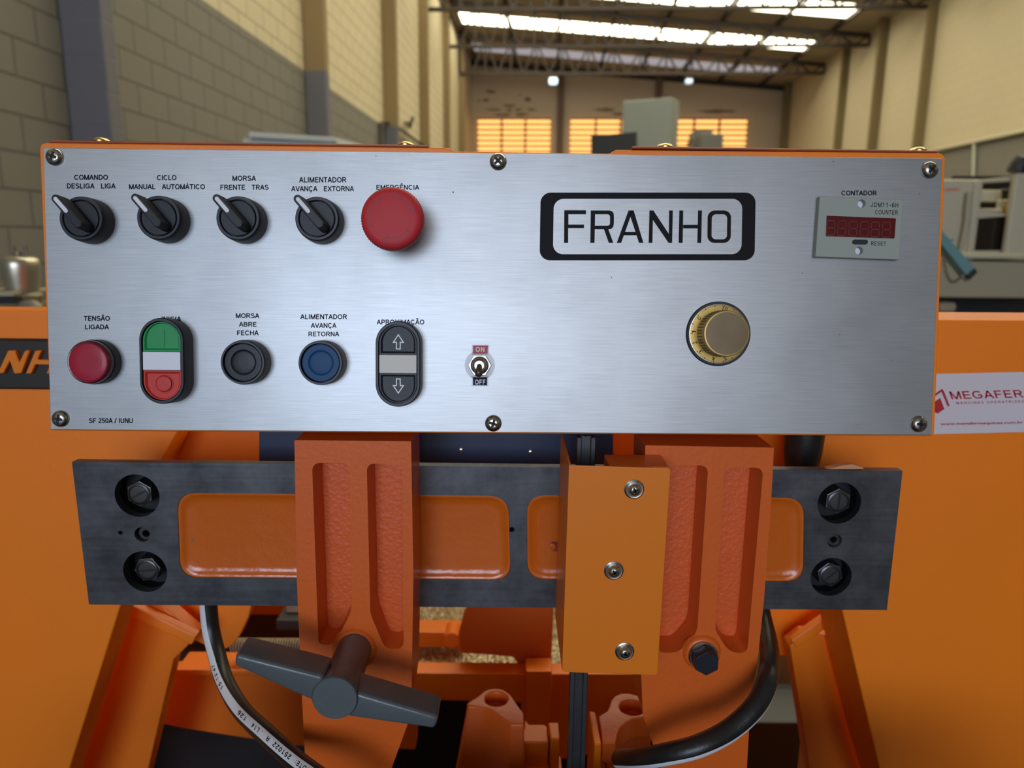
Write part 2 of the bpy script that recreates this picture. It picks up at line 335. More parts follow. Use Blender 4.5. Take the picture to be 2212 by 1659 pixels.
# text: the outline of a line of lettering, spread on four corners given by a mapping
def text_geo(s, bold=0.0):
    cu = bpy.data.curves.new('t', 'FONT'); cu.body = s; cu.offset = bold; cu.resolution_u = 3
    o = bpy.data.objects.new('t', cu); C.objects.link(o)
    me = bpy.data.meshes.new_from_object(o.evaluated_get(bpy.context.evaluated_depsgraph_get()))
    vs = [v.co.copy() for v in me.vertices]; fs = [tuple(p.vertices) for p in me.polygons]
    bpy.data.objects.remove(o); bpy.data.curves.remove(cu); bpy.data.meshes.remove(me)
    return vs, fs
_cap = max(v.y for v in text_geo('H')[0])
def text(bm, s, quad, fn, bold=0.0, full=False, mi=0):   # quad: TL, TR, BR, BL pixels of the capitals; fn: pixel -> point
    vs, fs = text_geo(s, bold)
    x0, x1 = min(v.x for v in vs), max(v.x for v in vs)
    y0, y1 = (min(v.y for v in vs), max(v.y for v in vs)) if full else (0, _cap)
    out = []
    for v in vs:
        a, b = (v.x-x0)/(x1-x0), (v.y-y0)/(y1-y0)
        tx = quad[0][0]*(1-a)+quad[1][0]*a, quad[0][1]*(1-a)+quad[1][1]*a
        bx = quad[3][0]*(1-a)+quad[2][0]*a, quad[3][1]*(1-a)+quad[2][1]*a
        out.append(bm.verts.new(fn(bx[0]*(1-b)+tx[0]*b, bx[1]*(1-b)+tx[1]*b)))
    for f in fs:
        try: bm.faces.new([out[i] for i in f]).material_index = mi
        except ValueError: pass
# plain sans capitals drawn as strokes of even width (cap height 1)
def _arc(cx, cy, rx, ry, a0, a1, n=10): return [(cx+rx*math.cos(R(a0+(a1-a0)*i/n)), cy+ry*math.sin(R(a0+(a1-a0)*i/n))) for i in range(n+1)]
W_ = 0.15; B_ = W_/2; T_ = 1-W_/2
def _rnd(x0, x1): return _arc((x0+x1)/2, .5, (x1-x0)/2, .5-B_, 90, 450, 28)
GL = {
 'A': (.90, [[(.06, 0), (.45, 1), (.84, 0)], [(.19, .33), (.71, .33)]]), 'B': (.90, [[(.14, B_), (.50, B_)] + _arc(.50, .295, .26, .22, -90, 90) + [(.14, .515)], [(.50, .515)] + _arc(.48, .72, .23, .205, -90, 90) + [(.14, T_)], [(.14, 0), (.14, 1)]]),
 'C': (.98, [_arc(.50, .5, .40, .5-B_, 42, 318, 24)]), 'D': (.96, [[(.15, 0), (.15, 1)], [(.15, B_), (.42, B_)] + _arc(.42, .5, .42, .5-B_, -90, 90, 16) + [(.15, T_)]]),
 'E': (.86, [[(.80, B_), (.15, B_), (.15, T_), (.77, T_)], [(.15, .52), (.73, .52)]]), 'F': (.80, [[(.15, 0), (.15, T_), (.76, T_)], [(.15, .49), (.68, .49)]]),
 'G': (1.04, [_arc(.52, .5, .42, .5-B_, 42, 300, 24) + [(.88, .20), (.88, .47), (.54, .47)]]), 'H': (.96, [[(.14, 0), (.14, 1)], [(.82, 0), (.82, 1)], [(.14, .53), (.82, .53)]]),
 'I': (.36, [[(.18, 0), (.18, 1)]]), 'J': (.70, [[(.55, 1), (.55, .30)] + _arc(.32, .30, .23, .30-B_, 0, -180, 12)]), 'L': (.76, [[(.15, 1), (.15, B_), (.72, B_)]]),
 'M': (1.10, [[(.13, 0), (.13, 1), (.55, 0), (.97, 1), (.97, 0)]]), 'N': (.96, [[(.14, 0), (.14, 1), (.82, 0), (.82, 1)]]), 'O': (1.06, [_rnd(.11, .95)]),
 'P': (.88, [[(.15, 0), (.15, T_), (.52, T_)] + _arc(.52, .69, .25, .31-B_, 90, -90, 12) + [(.15, .455)]]), 'Q': (1.06, [_rnd(.11, .95), [(.62, .26), (.95, -.02)]]),
 'R': (.96, [[(.15, 0), (.15, T_), (.54, T_)] + _arc(.54, .71, .25, .29-B_, 90, -90, 12) + [(.15, .495)], [(.52, .49), (.86, 0)]]),
 'S': (.90, [_arc(.45, .725, .31, .275-B_, 25, 215, 12) + [(.45, .51)] + _arc(.46, .285, .34, .285-B_, 70, -160, 16)]), 'T': (.82, [[(.41, 0), (.41, T_)], [(.02, T_), (.80, T_)]]),
 'U': (.96, [[(.14, 1), (.14, .38)] + _arc(.48, .38, .34, .38-B_, 180, 360, 16) + [(.82, 1)]]), 'V': (.90, [[(.05, 1), (.45, 0), (.85, 1)]]), 'X': (.90, [[(.07, 0), (.83, 1)], [(.07, 1), (.83, 0)]]),
 'Z': (.84, [[(.06, T_), (.76, T_), (.07, B_), (.80, B_)]]), '0': (.76, [_arc(.38, .5, .28, .5-B_, 90, 450, 24)]), '1': (.76, [[(.14, .74), (.42, .96), (.42, 0)]]),
 '2': (.76, [_arc(.38, .72, .27, .28-B_, 165, -35, 12) + [(.09, B_), (.68, B_)]]), '4': (.76, [[(.54, 0), (.54, .95), (.07, .26), (.72, .26)]]), '5': (.76, [[(.64, T_), (.20, T_), (.14, .50)] + _arc(.37, .33, .28, .33-B_, 130, -155, 16)]),
 '6': (.76, [_arc(.38, .32, .27, .32-B_, 0, 360, 20), _arc(.44, .44, .33, .5, 60, 185, 12)]), '7': (.76, [[(.08, T_), (.68, T_), (.30, 0)]]), '3': (.76, [_arc(.36, .73, .25, .27-B_, 150, -90, 12), _arc(.37, .29, .28, .29-B_, 90, -155, 14)]), '8': (.76, [_arc(.38, .74, .24, .26-B_, 0, 360, 18), _arc(.38, .28, .28, .28-B_, 0, 360, 18)]),
 '9': (.76, [_arc(.38, .68, .27, .32-B_, 0, 360, 20), _arc(.32, .56, .33, .5, -115, 5, 12)]), '/': (.42, [[(.02, -.02), (.40, 1.02)]]), '-': (.60, [[(.08, .45), (.52, .45)]]), ':': (.36, [[(.18, .10), (.18, .24)], [(.18, .58), (.18, .72)]]), '.': (.36, [[(.18, .0), (.18, .15)]]), ' ': (.40, []),
}
_ACC = {'Á': ('A', [[(.38, 1.12), (.56, 1.30)]]), 'Ã': ('A', [[(.22, 1.14), (.34, 1.24), (.55, 1.14), (.68, 1.24)]]), 'Ê': ('E', [[(.28, 1.10), (.47, 1.26), (.66, 1.10)]]), 'Ç': ('C', [[(.50, .02), (.56, -.12), (.42, -.22)]])}
for _k, (_b, _s) in _ACC.items(): GL[_k] = (GL[_b][0], GL[_b][1] + _s)
def strokes(s, w, gap=0.06):
    vs, fs, x = [], [], 0.0
    for ch in s:
        adv, ls = GL[ch]
        cut = []
        for l in ls:                        # sharp turns are drawn as separate strokes
            k0 = 0
            for i in range(1, len(l)-1):
                a, b = Vector(l[i])-Vector(l[i-1]), Vector(l[i+1])-Vector(l[i])
                if a.normalized().dot(b.normalized()) < -0.3: cut.append(l[k0:i+1]); k0 = i
            cut.append(l[k0:])
        for l in cut:
            P = [Vector((p[0]+x, p[1])) for p in l]; n = len(P); base = len(vs)
            for i, p in enumerate(P):
                d0 = (P[i]-P[i-1]).normalized() if i else (P[1]-P[0]).normalized(); d1 = (P[i+1]-P[i]).normalized() if i < n-1 else d0
                t = d0+d1; t = t.normalized() if t.length > 1e-6 else d0
                k = min(1.45, 1/max(0.2, t.dot(d0))); nn = Vector((-t.y, t.x))*(w/2*k); vs += [p-nn, p+nn]
            for i in range(n-1): a = base+2*i; fs.append((a, a+2, a+3, a+1))
        x += adv + gap
    return vs, fs
def stext(bm, s, quad, fn, w=0.15, mi=0, gap=0.06):
    vs, fs = strokes(s, w, gap); x0, x1 = min(v.x for v in vs), max(v.x for v in vs); out = []
    for v in vs:
        a, b = (v.x-x0)/(x1-x0), v.y
        tx = quad[0][0]*(1-a)+quad[1][0]*a, quad[0][1]*(1-a)+quad[1][1]*a
        bx = quad[3][0]*(1-a)+quad[2][0]*a, quad[3][1]*(1-a)+quad[2][1]*a
        out.append(bm.verts.new(fn(bx[0]*(1-b)+tx[0]*b, bx[1]*(1-b)+tx[1]*b)))
    for f in fs: bm.faces.new([out[i] for i in f]).material_index = mi
def qd(x0, x1, y0, y1): return ((x0, y0), (x1, y0), (x1, y1), (x0, y1))

# ================================================================== CONTROL BOX
TILT = R(7.956)
BM = Matrix.Translation((-0.0098, 0.4898, 1.35-0.0349)) @ Matrix.Rotation(-TILT, 4, 'X')
BI = BM.inverted()
def L(px, py, h=0.0):                       # pixel -> (x, z) on the plate, at a height h above it
    d = BI.to_3x3() @ ray(px, py); o = BI @ EYE
    p = o + d*((-h-o.y)/d.y); return p.x, p.z
def L3(h):
    def f(px, py):
        x, z = L(px, py, h); return (x, -h, z)
    return f
CB = empty('control_box', 'orange control box with brushed metal front carrying all the switches and buttons', 'control panel', BM.translation, (-TILT, 0, 0))

pl = [L(93, 319), L(2036, 342), L(2012, 940), L(109, 928)]
# housing: folded orange sheet box, 90 mm deep, with a raised strip at both ends of its top
hz = [L(81, 309), L(980, 323), L(1322, 327), L(2046, 330), L(2022, 942.5), L(2010, 944), L(115, 932), L(106, 928)]
bm = NB()
def rc(pts, r, n=5):                        # round the corners of a polygon
    out = []
    for i, p in enumerate(pts):
        p = Vector(p); a = Vector(pts[i-1]); b = Vector(pts[(i+1) % len(pts)])
        rr = r[i] if isinstance(r, (list, tuple)) else r
        if rr <= 0: out.append(tuple(p)); continue
        da, db = (a-p).normalized(), (b-p).normalized(); p0, p1 = p+da*rr, p+db*rr
        for k in range(n+1):
            t = k/n; out.append(tuple(p0*(1-t)**2 + p*2*t*(1-t) + p1*t*t))
    return out
hb = [L(81, 306), L(970, 317.5), L(982, 325), L(1318, 330), L(1330, 321.5), L(2046, 328.5), L(2022, 943), L(106, 931)]
prism(bm, rc(hb, [.005, .002, .001, .001, .002, .005, .003, .003]), -0.090, -0.0016); bev(bm, 0.0012, 2, 50)
obj('housing', bm, 'orange', CB)
bm = NB(); prism(bm, rc(pl, [.0006]*4), -0.0016, 0.0); bev(bm, 0.0003, 1, 50)
face = obj('face_plate', bm, 'alu_plate', CB, label='brushed aluminium front plate with dark lettering')
# lid sheets screwed on top at both ends
def lid(x0, x1, pxl, pxr, y0, y1, sc):
    bm = NB(); a = [L(x0, y0), L(x1, y1)]
    (xa, za), (xb, zb) = a
    vs = []
    t = 0.0018
    loft(bm, [[(xa, 0.002, za-t), (xb, 0.002, zb-t), (xb, 0.002, zb), (xa, 0.002, za)], [(xa, 0.085, za-t), (xb, 0.085, zb-t), (xb, 0.085, zb), (xa, 0.085, za)]])
    bev(bm, 0.0006, 1, 50)
    o = obj('top_lid', bm, 'lid', CB, label='red-brown edged lid strip on top of the box')
    for px, py in sc:
        x, z = L(px, py); bm = NB()
        zt = za + (zb-za)*(x-xa)/(xb-xa)
        lathez(bm, [(0.0055, -0.0002), (0.0058, 0.0012), (0.0048, 0.0027), (0.0028, 0.0035)], 28, (0, 0, 0))
        obj('lid_screw', bm, 'brass', o, (x, 0.010, zt+0.0002), label='brass domed lid screw')
    # the gap under the lid is closed by the fold of the box
    bm = NB(); z1 = za-t; z2 = zb-t
    loft(bm, [[(xa+.004, 0.006, z1-.004), (xb-.004, 0.006, z2-.004), (xb-.004, 0.006, z2), (xa+.004, 0.006, z1)], [(xa+.004, 0.083, z1-.004), (xb-.004, 0.083, z2-.004), (xb-.004, 0.083, z2), (xa+.004, 0.083, z1)]])
    obj('lid_seal', bm, 'dark', o)
lid(101, 925, 0, 0, 300.5, 311, [(202, 297), (872, 305)])
lid(1366, 2030, 0, 0, 313.5, 323, [(1443, 311), (2000, 319)])

# lettering, one mesh for each legend
def legend(lines, h=0.0002, m='ink', parent=None, bold=0.012):
    bm = NB()
    for s, x0, x1, y0, y1 in lines: stext(bm, s, qd(x0, x1, y0, y1), L3(h), 0.19)
    return obj('lettering', bm, m, parent or face, smooth=None)
legend([('COMANDO', 160, 233, 377.5, 388.2), ('DESLIGA   LIGA', 144.3, 249.4, 396.2, 407)])
legend([('CICLO', 338.8, 381, 378.2, 389), ('MANUAL   AUTOMÁTICO', 278.5, 442.6, 398, 408.6)])
legend([('MORSA', 502, 552.7, 379.6, 390.4), ('FRENTE   TRAS', 476, 580.2, 399, 409.8)])
legend([('ALIMENTADOR', 646, 748, 382.6, 394), ('AVANÇA   EXTORNA', 629, 764.6, 402.2, 413)])
legend([('EMERGÊNCIA', 813, 905.6, 399.4, 409.8)])
legend([('TENSÃO', 181, 237.2, 682.6, 692.8), ('LIGADA', 183.6, 235, 701.2, 711.4)])
legend([('INICIA', 349, 391.2, 683.8, 694)])
legend([('MORSA', 509.4, 560, 676.8, 687), ('ABRE', 516, 554, 695.6, 705.4), ('FECHA', 512, 558.6, 714, 724.2)])
legend([('ALIMENTADOR', 648.6, 749.4, 679, 689.4), ('AVANÇA', 671.4, 726.6, 698, 708), ('RETORNA', 666.3, 732.7, 716.5, 726.4)])
legend([('APROXIMAÇÃO', 813.7, 916.5, 690.6, 700.8)])
legend([('SF 250A / IUNU', 192, 286.6, 903.3, 914)])
legend([('CONTADOR', 1817.8, 1894, 411.7, 422)], m='ink_black')

# plate logo: rounded frame and six letters
def z3(x, y): return 1100 + x*560/2212, 280 + y*560/2212
def zl(x, y, h=0.0002): return L(*z3(x, y), h)
bm = NB()
def rrq(x0, y0, x1, y1, r, skew=0):         # rounded rectangle in zoomed pixels, skewed a little
    return [zl(x - skew*(y-y0)/(y1-y0), y) for x, y in rrect((x0+x1)/2, (y0+y1)/2, x1-x0, y1-y0, r, 10)]
fill_holes(bm, rrq(268, 537, 2103, 1115, 88, 9), [rrq(380, 590, 1990, 1063, 85, 7)], -0.0002)
obj('logo_frame', bm, 'ink_black', face, smooth=None)
bm = NB()
def gl(*pts): bm.faces.new([bm.verts.new((zl(x, y)[0], -0.0002, zl(x, y)[1])) for x, y in pts])
gl((470,688),(655,688),(655,722),(505,722),(505,810),(638,810),(638,840),(503,840),(503,966),(468,966))
gl((696,690),(733,690),(728,966),(692,966))
gl((732,690),(855,690),(878,697),(890,712),(893,735),(893,800),(888,828),(875,844),(855,850),(730,850),(730,820),(840,820),(854,815),(860,800),(860,742),(855,728),(842,722),(732,722))
gl((808,848),(845,848),(888,966),(850,966))
gl((918,966),(1018,690),(1062,690),(1046,715),(1038,735),(955,966)); gl((1040,690),(1062,690),(1145,966),(1108,966),(1032,735))
gl((985,872),(1080,872),(1088,902),(975,902))
gl((1197,690),(1230,690),(1362,890),(1365,690),(1396,690),(1390,966),(1360,966),(1226,770),(1222,966),(1190,966))
gl((1452,690),(1485,690),(1480,966),(1446,966)); gl((1612,690),(1645,690),(1638,966),(1605,966)); gl((1484,812),(1610,812),(1610,842),(1484,842))
fill_holes(bm, rrq(1694, 690, 1893, 966, 60, 3), [rrq(1729, 722, 1861, 936, 36, 3)], -0.0002)
obj('logo', bm, 'ink_black', face, smooth=None)

# cross-head panel screws
def cross_screw(bm, r=0.0056, h=0.0034, ang=0.0, y=0.0):
    lathe(bm, [(r*0.96, y), (r, y+h*0.30), (r*0.90, y+h*0.62), (r*0.66, y+h*0.90), (r*0.36, y+h*1.0)], 36)
    for k in (0, 1):
        a = ang + k*pi/2; dx, dz = math.cos(a), math.sin(a); l, w = r*0.54, r*0.16
        q = [(dx*l - dz*w, dz*l + dx*w), (-dx*l - dz*w, -dz*l + dx*w), (-dx*l + dz*w, -dz*l - dx*w), (dx*l + dz*w, dz*l - dx*w)]
        prism(bm, q, y+h*0.5, y+h*1.03, 1)
for px, py, a in ((115, 338, 0.35), (1076, 348, 0.8), (2011, 366, 0.7), (128, 905, 0.15), (1065.5, 915, 0.3), (1987, 916.5, 0.1)):
    bm = NB(); cross_screw(bm, 0.0056, 0.0036, -a); x, z = L(px, py, 0.002)
    obj('panel_screw', bm, ['screw', 'dark'], CB, (x, 0, z))

# ---- rotary selector switches
def selector(px, py):
    h = 0.0135; x, z = L(px, py, h)
    bm = NB(); lathe(bm, [(0.0149, 0), (0.0149, 0.003), (0.0146, 0.010), (0.0142, 0.0128), (0.0136, h), (0.0122, h), (0.0118, h-0.0004), (0.0117, h-0.0022)], 64)
    o = obj('selector_switch', bm, 'black2', CB, (x, 0, z), label='black rotary selector switch pointing up and to the left')
    bm = NB(); lathe(bm, [(0.0113, h-0.004), (0.0113, h-0.0006), (0.0110, h-0.0002)], 64); obj('turning_disc', bm, 'black', o)
    # handle: a tapered bar with round ends, turned 45 degrees to the left
    a = R(131); ca, sa = math.cos(a), math.sin(a)
    def pill(l0, l1, w0, w1, n=8):
        p = [(l1 + w1*math.cos(t), w1*math.sin(t)) for t in [(-pi/2 + pi*i/n) for i in range(n+1)]] + [(l0 + w0*math.cos(t), w0*math.sin(t)) for t in [(pi/2 + pi*i/n) for i in range(n+1)]]
        return [(u*ca - v*sa, u*sa + v*ca) for u, v in p]
    lo, md, hi = pill(-0.0076, 0.0085, 0.0036, 0.0036), pill(-0.0076, 0.0125, 0.0033, 0.0032), pill(-0.0072, 0.0139, 0.0027, 0.0026)
    top = pill(-0.0071, 0.0138, 0.0022, 0.0021)
    bm = NB(); H = h+0.0118
    loft(bm, [[(u, -oo, w) for u, w in l] for l, oo in ((lo, h-0.001), (md, h+0.003), (hi, H-0.0006), (top, H))])
    k = obj('handle', bm, 'black', o)
    bm = NB(); prism(bm, pill(0.0036, 0.0134, 0.00125, 0.00125), H-0.001, H+0.0002); obj('pointer_mark', bm, 'white', o, label='white pointer line')
    bm = NB()
    outer, inn = pill(-0.0068, 0.0134, 0.00185, 0.00175), pill(-0.0068, 0.0134, 0.0017, 0.0016)
    fill_holes(bm, outer, [inn], -(H+0.00008)); obj('handle_groove', bm, 'dark', o, smooth=None)
for px, py in ((174.7, 471.8), (342.2, 470.0), (513.8, 471.2), (684.3, 472.3)): selector(px, py)

# ---- emergency stop mushroom
h = 0.036; x, z = L(844.8, 469.9, h)
bm = NB(); lathe(bm, [(0.0150, 0), (0.0150, 0.006), (0.0143, 0.010), (0.0115, 0.011), (0.0110, 0.026)], 48)
es = obj('emergency_button', bm, 'black2', CB, (x, 0, z), label='large red emergency stop mushroom button')
bm = NB(); kn = [(0.0196, 0.0245), (0.0199, 0.0295), (0.0197, 0.0315)]
lathe(bm, [(0.0120, 0.021), (0.0185, 0.0225)] + kn + [(0.0190, 0.0336), (0.0176, 0.0351), (0.0150, h), (0.004, h)], 144, knurl=(kn, -0.00055))
cap = obj('mushroom_cap', bm, 'estop', es, smooth=50)
def arrow(a0, a1):
    bm = NB(); n = 14
    def pt(r, a): return (r*math.cos(R(a)), r*math.sin(R(a)))
    outl = [pt(0.0149, a0+(a1-a0)*i/n) for i in range(n+1)] + [pt(0.0163, a1+.5), pt(0.0139, a1-10*(1 if a0 > a1 else -1)), pt(0.0114, a1+.5)] + [pt(0.0128, a1+(a0-a1)*i/n) for i in range(n+1)]
    P = [Vector(p) for p in outl]
    for i in range(len(P)):                  # thin outline strokes
        a, b = P[i], P[(i+1) % len(P)]
        if (b-a).length < 1e-6: continue
        nn = Vector((-(b-a).y, (b-a).x)).normalized()*0.00020
        bm.faces.new([bm.verts.new((q.x, -(h+0.00012), q.y)) for q in (a-nn, b-nn, b+nn, a+nn)])
    obj('arrow', bm, 'estop_dark', cap, smooth=None)
arrow(88, 22); arrow(205, 128); arrow(-38, -100)

# ---- red pilot lamp
h = 0.0135; x, z = L(190, 782.5, h)
bm = NB(); lathe(bm, [(0.0149, 0), (0.0149, 0.0078), (0.0145, 0.0084), (0.0120, 0.0084)], 56)
pilot = obj('pilot_lamp', bm, 'black2', CB, (x, 0, z), label='round red pilot lamp')
bm = NB(); lathe(bm, [(0.0144, 0.0078), (0.0144, 0.0112), (0.0142, 0.0124), (0.0133, h-0.0002), (0.0120, h-0.0004)], 56); lr = obj('lens_rim', bm, 'lens_dark', pilot)
bm = NB(); lathe(bm, [(0.0126, 0.012), (0.0126, h-0.0003), (0.0118, h+0.0003), (0.006, h+0.0006)], 56); obj('lens', bm, 'lens', pilot)

# ---- single round push buttons
def push(px, py, m, lab):
    h = 0.0125; x, z = L(px, py, h)
    bm = NB(); lathe(bm, [(0.0149, 0), (0.0149, 0.0035), (0.0148, 0.0105), (0.0143, h), (0.0131, h), (0.0128, h-0.0006), (0.0127, h-0.004)], 64)
    o = obj('push_button', bm, 'black2', CB, (x, 0, z), label=lab)
    bm = NB(); lathe(bm, [(0.0124, h-0.005), (0.0124, h-0.0020), (0.0121, h-0.0015), (0.0088, h-0.0013), (0.0082, h-0.0016), (0.0074, h-0.0024), (0.0066, h-0.0022), (0.0030, h-0.0019)], 64)
    obj('button_cap', bm, m, o)
push(523.6, 783.0, 'black', 'round black push button'); push(691.5, 784.0, 'blue', 'round blue push button')

# ---- double push buttons
def double(px, py, h, cols, lab, sym):
    x, z = L(px, py, h); w, hh = 0.0296, 0.0566
    def pl_(w, hh, n=16): return rrect(0, 0, w, hh, w/2-1e-5, n)
    bm = NB(); inner = pl_(w-0.0036, hh-0.0040)
    loft(bm, [[(u, -o_, v) for u, v in pl_(w+dw, hh+dw)] for o_, dw in ((0, 0.0004), (0.004, 0.0004), (h-0.0010, 0.0), (h, -0.0012))] + [[(u, -h, v) for u, v in inner], [(u, -(h-0.004), v) for u, v in inner]], True, True)
    o = obj('double_push_button', bm, 'black2', CB, (x, 0, z), label=lab)
    W, H, s = w-0.0050, hh-0.0054, 0.0063
    def half(sg, m, name, lb):
        n = 18; r = W/2; zc = sg*(H/2-r)
        arc = [(r*math.cos(pi*i/n), zc + sg*r*math.sin(pi*i/n)) for i in range(n+1)]
        ol = arc + [(-r, sg*s), (r, sg*s)]
        bm = NB(); ins = inset(ol, 0.0020); top = h-0.0010
        fl = [(u, -(h-0.0024), v) for u, v in ins]
        loft(bm, [[(u, -(h-0.005), v) for u, v in ol], [(u, -top, v) for u, v in ol], [(u, -top, v) for u, v in inset(ol, 0.0009)], fl])
        return obj(name, bm, m, o, label=lb)
    up = half(1, cols[0], 'upper_button', sym[0]); dn = half(-1, cols[1], 'lower_button', sym[1])
    bm = NB(); box(bm, -W/2, W/2, -(h-0.0002), -(h-0.005), -s+0.0003, s-0.0003); bev(bm, 0.0002, 1); obj('label_insert', bm, cols[2], o, label=sym[2])
    return o, h, up, dn
o, h, up, dn = double(348.6, 779.9, 0.0140, ('green', 'red', 'white'), 'double push button, green above, white label, red below', ('green start button', 'red stop button', 'blank white label'))
bm = NB(); prism(bm, rrect(0.0006, 0.0150, 0.0011, 0.0118, 0.0004, 3), h-0.0026, h-0.0020); obj('start_mark', bm, 'green', o)
bm = NB(); x0, z0 = 0.0006, -0.0150
lathe(bm, [(0.0062, h-0.0026), (0.0060, h-0.0021), (0.0057, h-0.0021), (0.0054, h-0.0024)], 40, (x0, 0, z0)); lathe(bm, [(0.0050, h-0.0026), (0.0049, h-0.0014), (0.0046, h-0.0012)], 40, (x0, 0, z0)); obj('stop_mark', bm, 'red', o)
o, h, up, dn = double(859.3, 786.5, 0.0125, ('black', 'black', 'beige'), 'double push button, black with arrows above and below a pale label', ('black button with upward arrow', 'black button with downward arrow', 'blank ivory label'))
def arrow_mark(sg, cz):
    P = [(0, .0052), (.0040, -.0008), (.0016, -.0008), (.0016, -.0052), (-.0016, -.0052), (-.0016, -.0008), (-.0040, -.0008)]
    inn = [(0, .0040), (.0026, -.0001), (.0009, -.0001), (.0009, -.0045), (-.0009, -.0045), (-.0009, -.0001), (-.0026, -.0001)]
    bm = NB(); fill_holes(bm, [(u, cz+sg*v) for u, v in P], [[(u, cz+sg*v) for u, v in inn]], -(h-0.0023)); obj('arrow_mark', bm, 'white_ink', o, smooth=None)
arrow_mark(1, 0.0148); arrow_mark(-1, -0.0148)

# ---- toggle switch with ON / OFF sticker
x, z = L(1036.5, 789, 0)
bm = NB(); lathe(bm, [(0.0102, 0), (0.0102, 0.0002)], 56)
tg = obj('toggle_switch', bm, 'clear', CB, (x, 0, z), label='small metal toggle switch, flipped down to OFF')
def L0(px, py): u, v = L(px, py, 0.0003); return (u-x, -0.0003, v-z)
for m, q, s, tq in (('redprint', ((1022, 746.5), (1054, 746.5), (1053, 764), (1022, 764)), 'ON', ((1027.5, 749.5), (1046.5, 749.5), (1046.5, 760), (1027.5, 760))),
                    ('ink', ((1022, 815), (1052, 815), (1052, 832.5), (1022, 832)), 'OFF', ((1026, 820), (1048.5, 820), (1048.5, 830.5), (1026, 830.5)))):
    bm = NB(); cx_, cy_ = sum(p[0] for p in q)/4, sum(p[1] for p in q)/4
    bm.faces.new([bm.verts.new(Vector(L0(cx_+(a-cx_)*1.18, cy_+(b-cy_)*1.22))+Vector((0, .0001, 0))) for a, b in q])
    bm2 = obj('tab', bm, 'clear', tg, smooth=None)
    bm = NB(); bm.faces.new([bm.verts.new(L0(*p)) for p in q]); t2 = obj('tab_print', bm, m, tg, smooth=None)
    bm = NB(); stext(bm, s, tq, lambda a, b: Vector(L0(a, b))-Vector((0, .00015, 0)), 0.2, gap=0.16); obj('lettering', bm, 'white_ink', tg, smooth=None)
bm = NB(); prism(bm, circ(0, 0, 0.0080, 6), 0.0004, 0.0024); bev(bm, 0.0005, 2, 50); obj('hex_nut', bm, 'chrome', tg)
bm = NB(); lathe(bm, [(0.0062, 0.002), (0.0061, 0.0034), (0.0052, 0.0040), (0.0050, 0.0034), (0.0046, 0.0044), (0.0036, 0.0085), (0.0028, 0.0088)], 40); obj('collar', bm, 'chrome', tg)
bm = NB(); d = Vector((-0.0006, -0.90, -0.42)).normalized(); p0 = Vector((0, -0.0075, 0)); n = 24
e1 = d.orthogonal().normalized(); e2 = d.cross(e1)
loft(bm, [[p0 + d*l + (e1*math.cos(2*pi*i/n) + e2*math.sin(2*pi*i/n))*r for i in range(n)] for l, r in ((0, .0017), (.006, .0021), (.010, .0026), (.0118, .0025), (.0128, .0016), (.0131, .0006))])
obj('toggle_lever', bm, 'gold_face', tg, label='brass-coloured lever')

# ---- speed dial
x, z = L(1551.6, 721.2, 0.001)
bm = NB(); lathe(bm, [(0.0218, 0), (0.0218, 0.0012), (0.0213, 0.0020), (0.0200, 0.0020), (0.0200, 0.0012)], 72)
dl = obj('speed_dial', bm, 'black', CB, (x, 0, z), label='gold dial with numbered scale and black rim')
bm = NB(); lathe(bm, [(0.0200, 0.0010), (0.0199, 0.0027), (0.0192, 0.0030), (0.0150, 0.0030)], 72); obj('scale_ring', bm, 'gold', dl)
bm = NB(); lathe(bm, [(0.02005, 0.0020), (0.0201, 0.0026), (0.0197, 0.0028)], 72); obj('bright_edge', bm, 'screw', dl)
bm = NB()
for s, ang in (('10', 79), ('0', 143), ('1', 177), ('2', 201), ('3', 225), ('4', 259), ('5', 285), ('6', 315), ('8', 0), ('9', 50)):
    a = R(ang); rr = 0.0172; ca, sa = math.cos(a), math.sin(a); w = 0.0012*len(s); hh = 0.0013
    def fn(px, py): u, v = px, -py; return (rr*ca + u*sa + v*ca, -0.0032, rr*sa - u*ca + v*sa)
    stext(bm, s, ((-w*.8, -hh), (w*.8, -hh), (w*.8, hh), (-w*.8, hh)), fn, 0.14)
for k in range(72):
    a = 2*pi*k/72; r0, r1 = 0.0188 if k % 4 else 0.0184, 0.0195; w = 0.00008 if k % 4 else 0.00022
    ca, sa = math.cos(a), math.sin(a)
    bm.faces.new([bm.verts.new((r*ca - s*w*sa, -0.0032, r*sa + s*w*ca)) for r, s in ((r0, -1), (r1, -1), (r1, 1), (r0, 1))])
obj('scale_marks', bm, 'ink_black', dl, smooth=None)
bm = NB(); kn = [(0.0152, 0.0045), (0.0150, 0.0165)]
lathe(bm, [(0.0152, 0.0025)] + kn + [(0.0150, 0.0170), (0.0150, 0.0195), (0.0147, 0.0203), (0.0137, 0.0205)], 120, knurl=None)
kb = obj('knob', bm, 'gold', dl)
bm = NB()
for k in range(44):
    a = 2*pi*k/44; bar(bm, (0.01515*math.cos(a), -0.0055, 0.01515*math.sin(a)), (0.0150*math.cos(a), -0.0150, 0.0150*math.sin(a)), 0.0009, 0.0006)
obj('knurling', bm, 'gold_dark', kb)
bm = NB(); lathe(bm, [(0.0139, 0.0200), (0.0138, 0.02065), (0.006, 0.0207)], 64); obj('knob_face', bm, 'gold_face', kb)

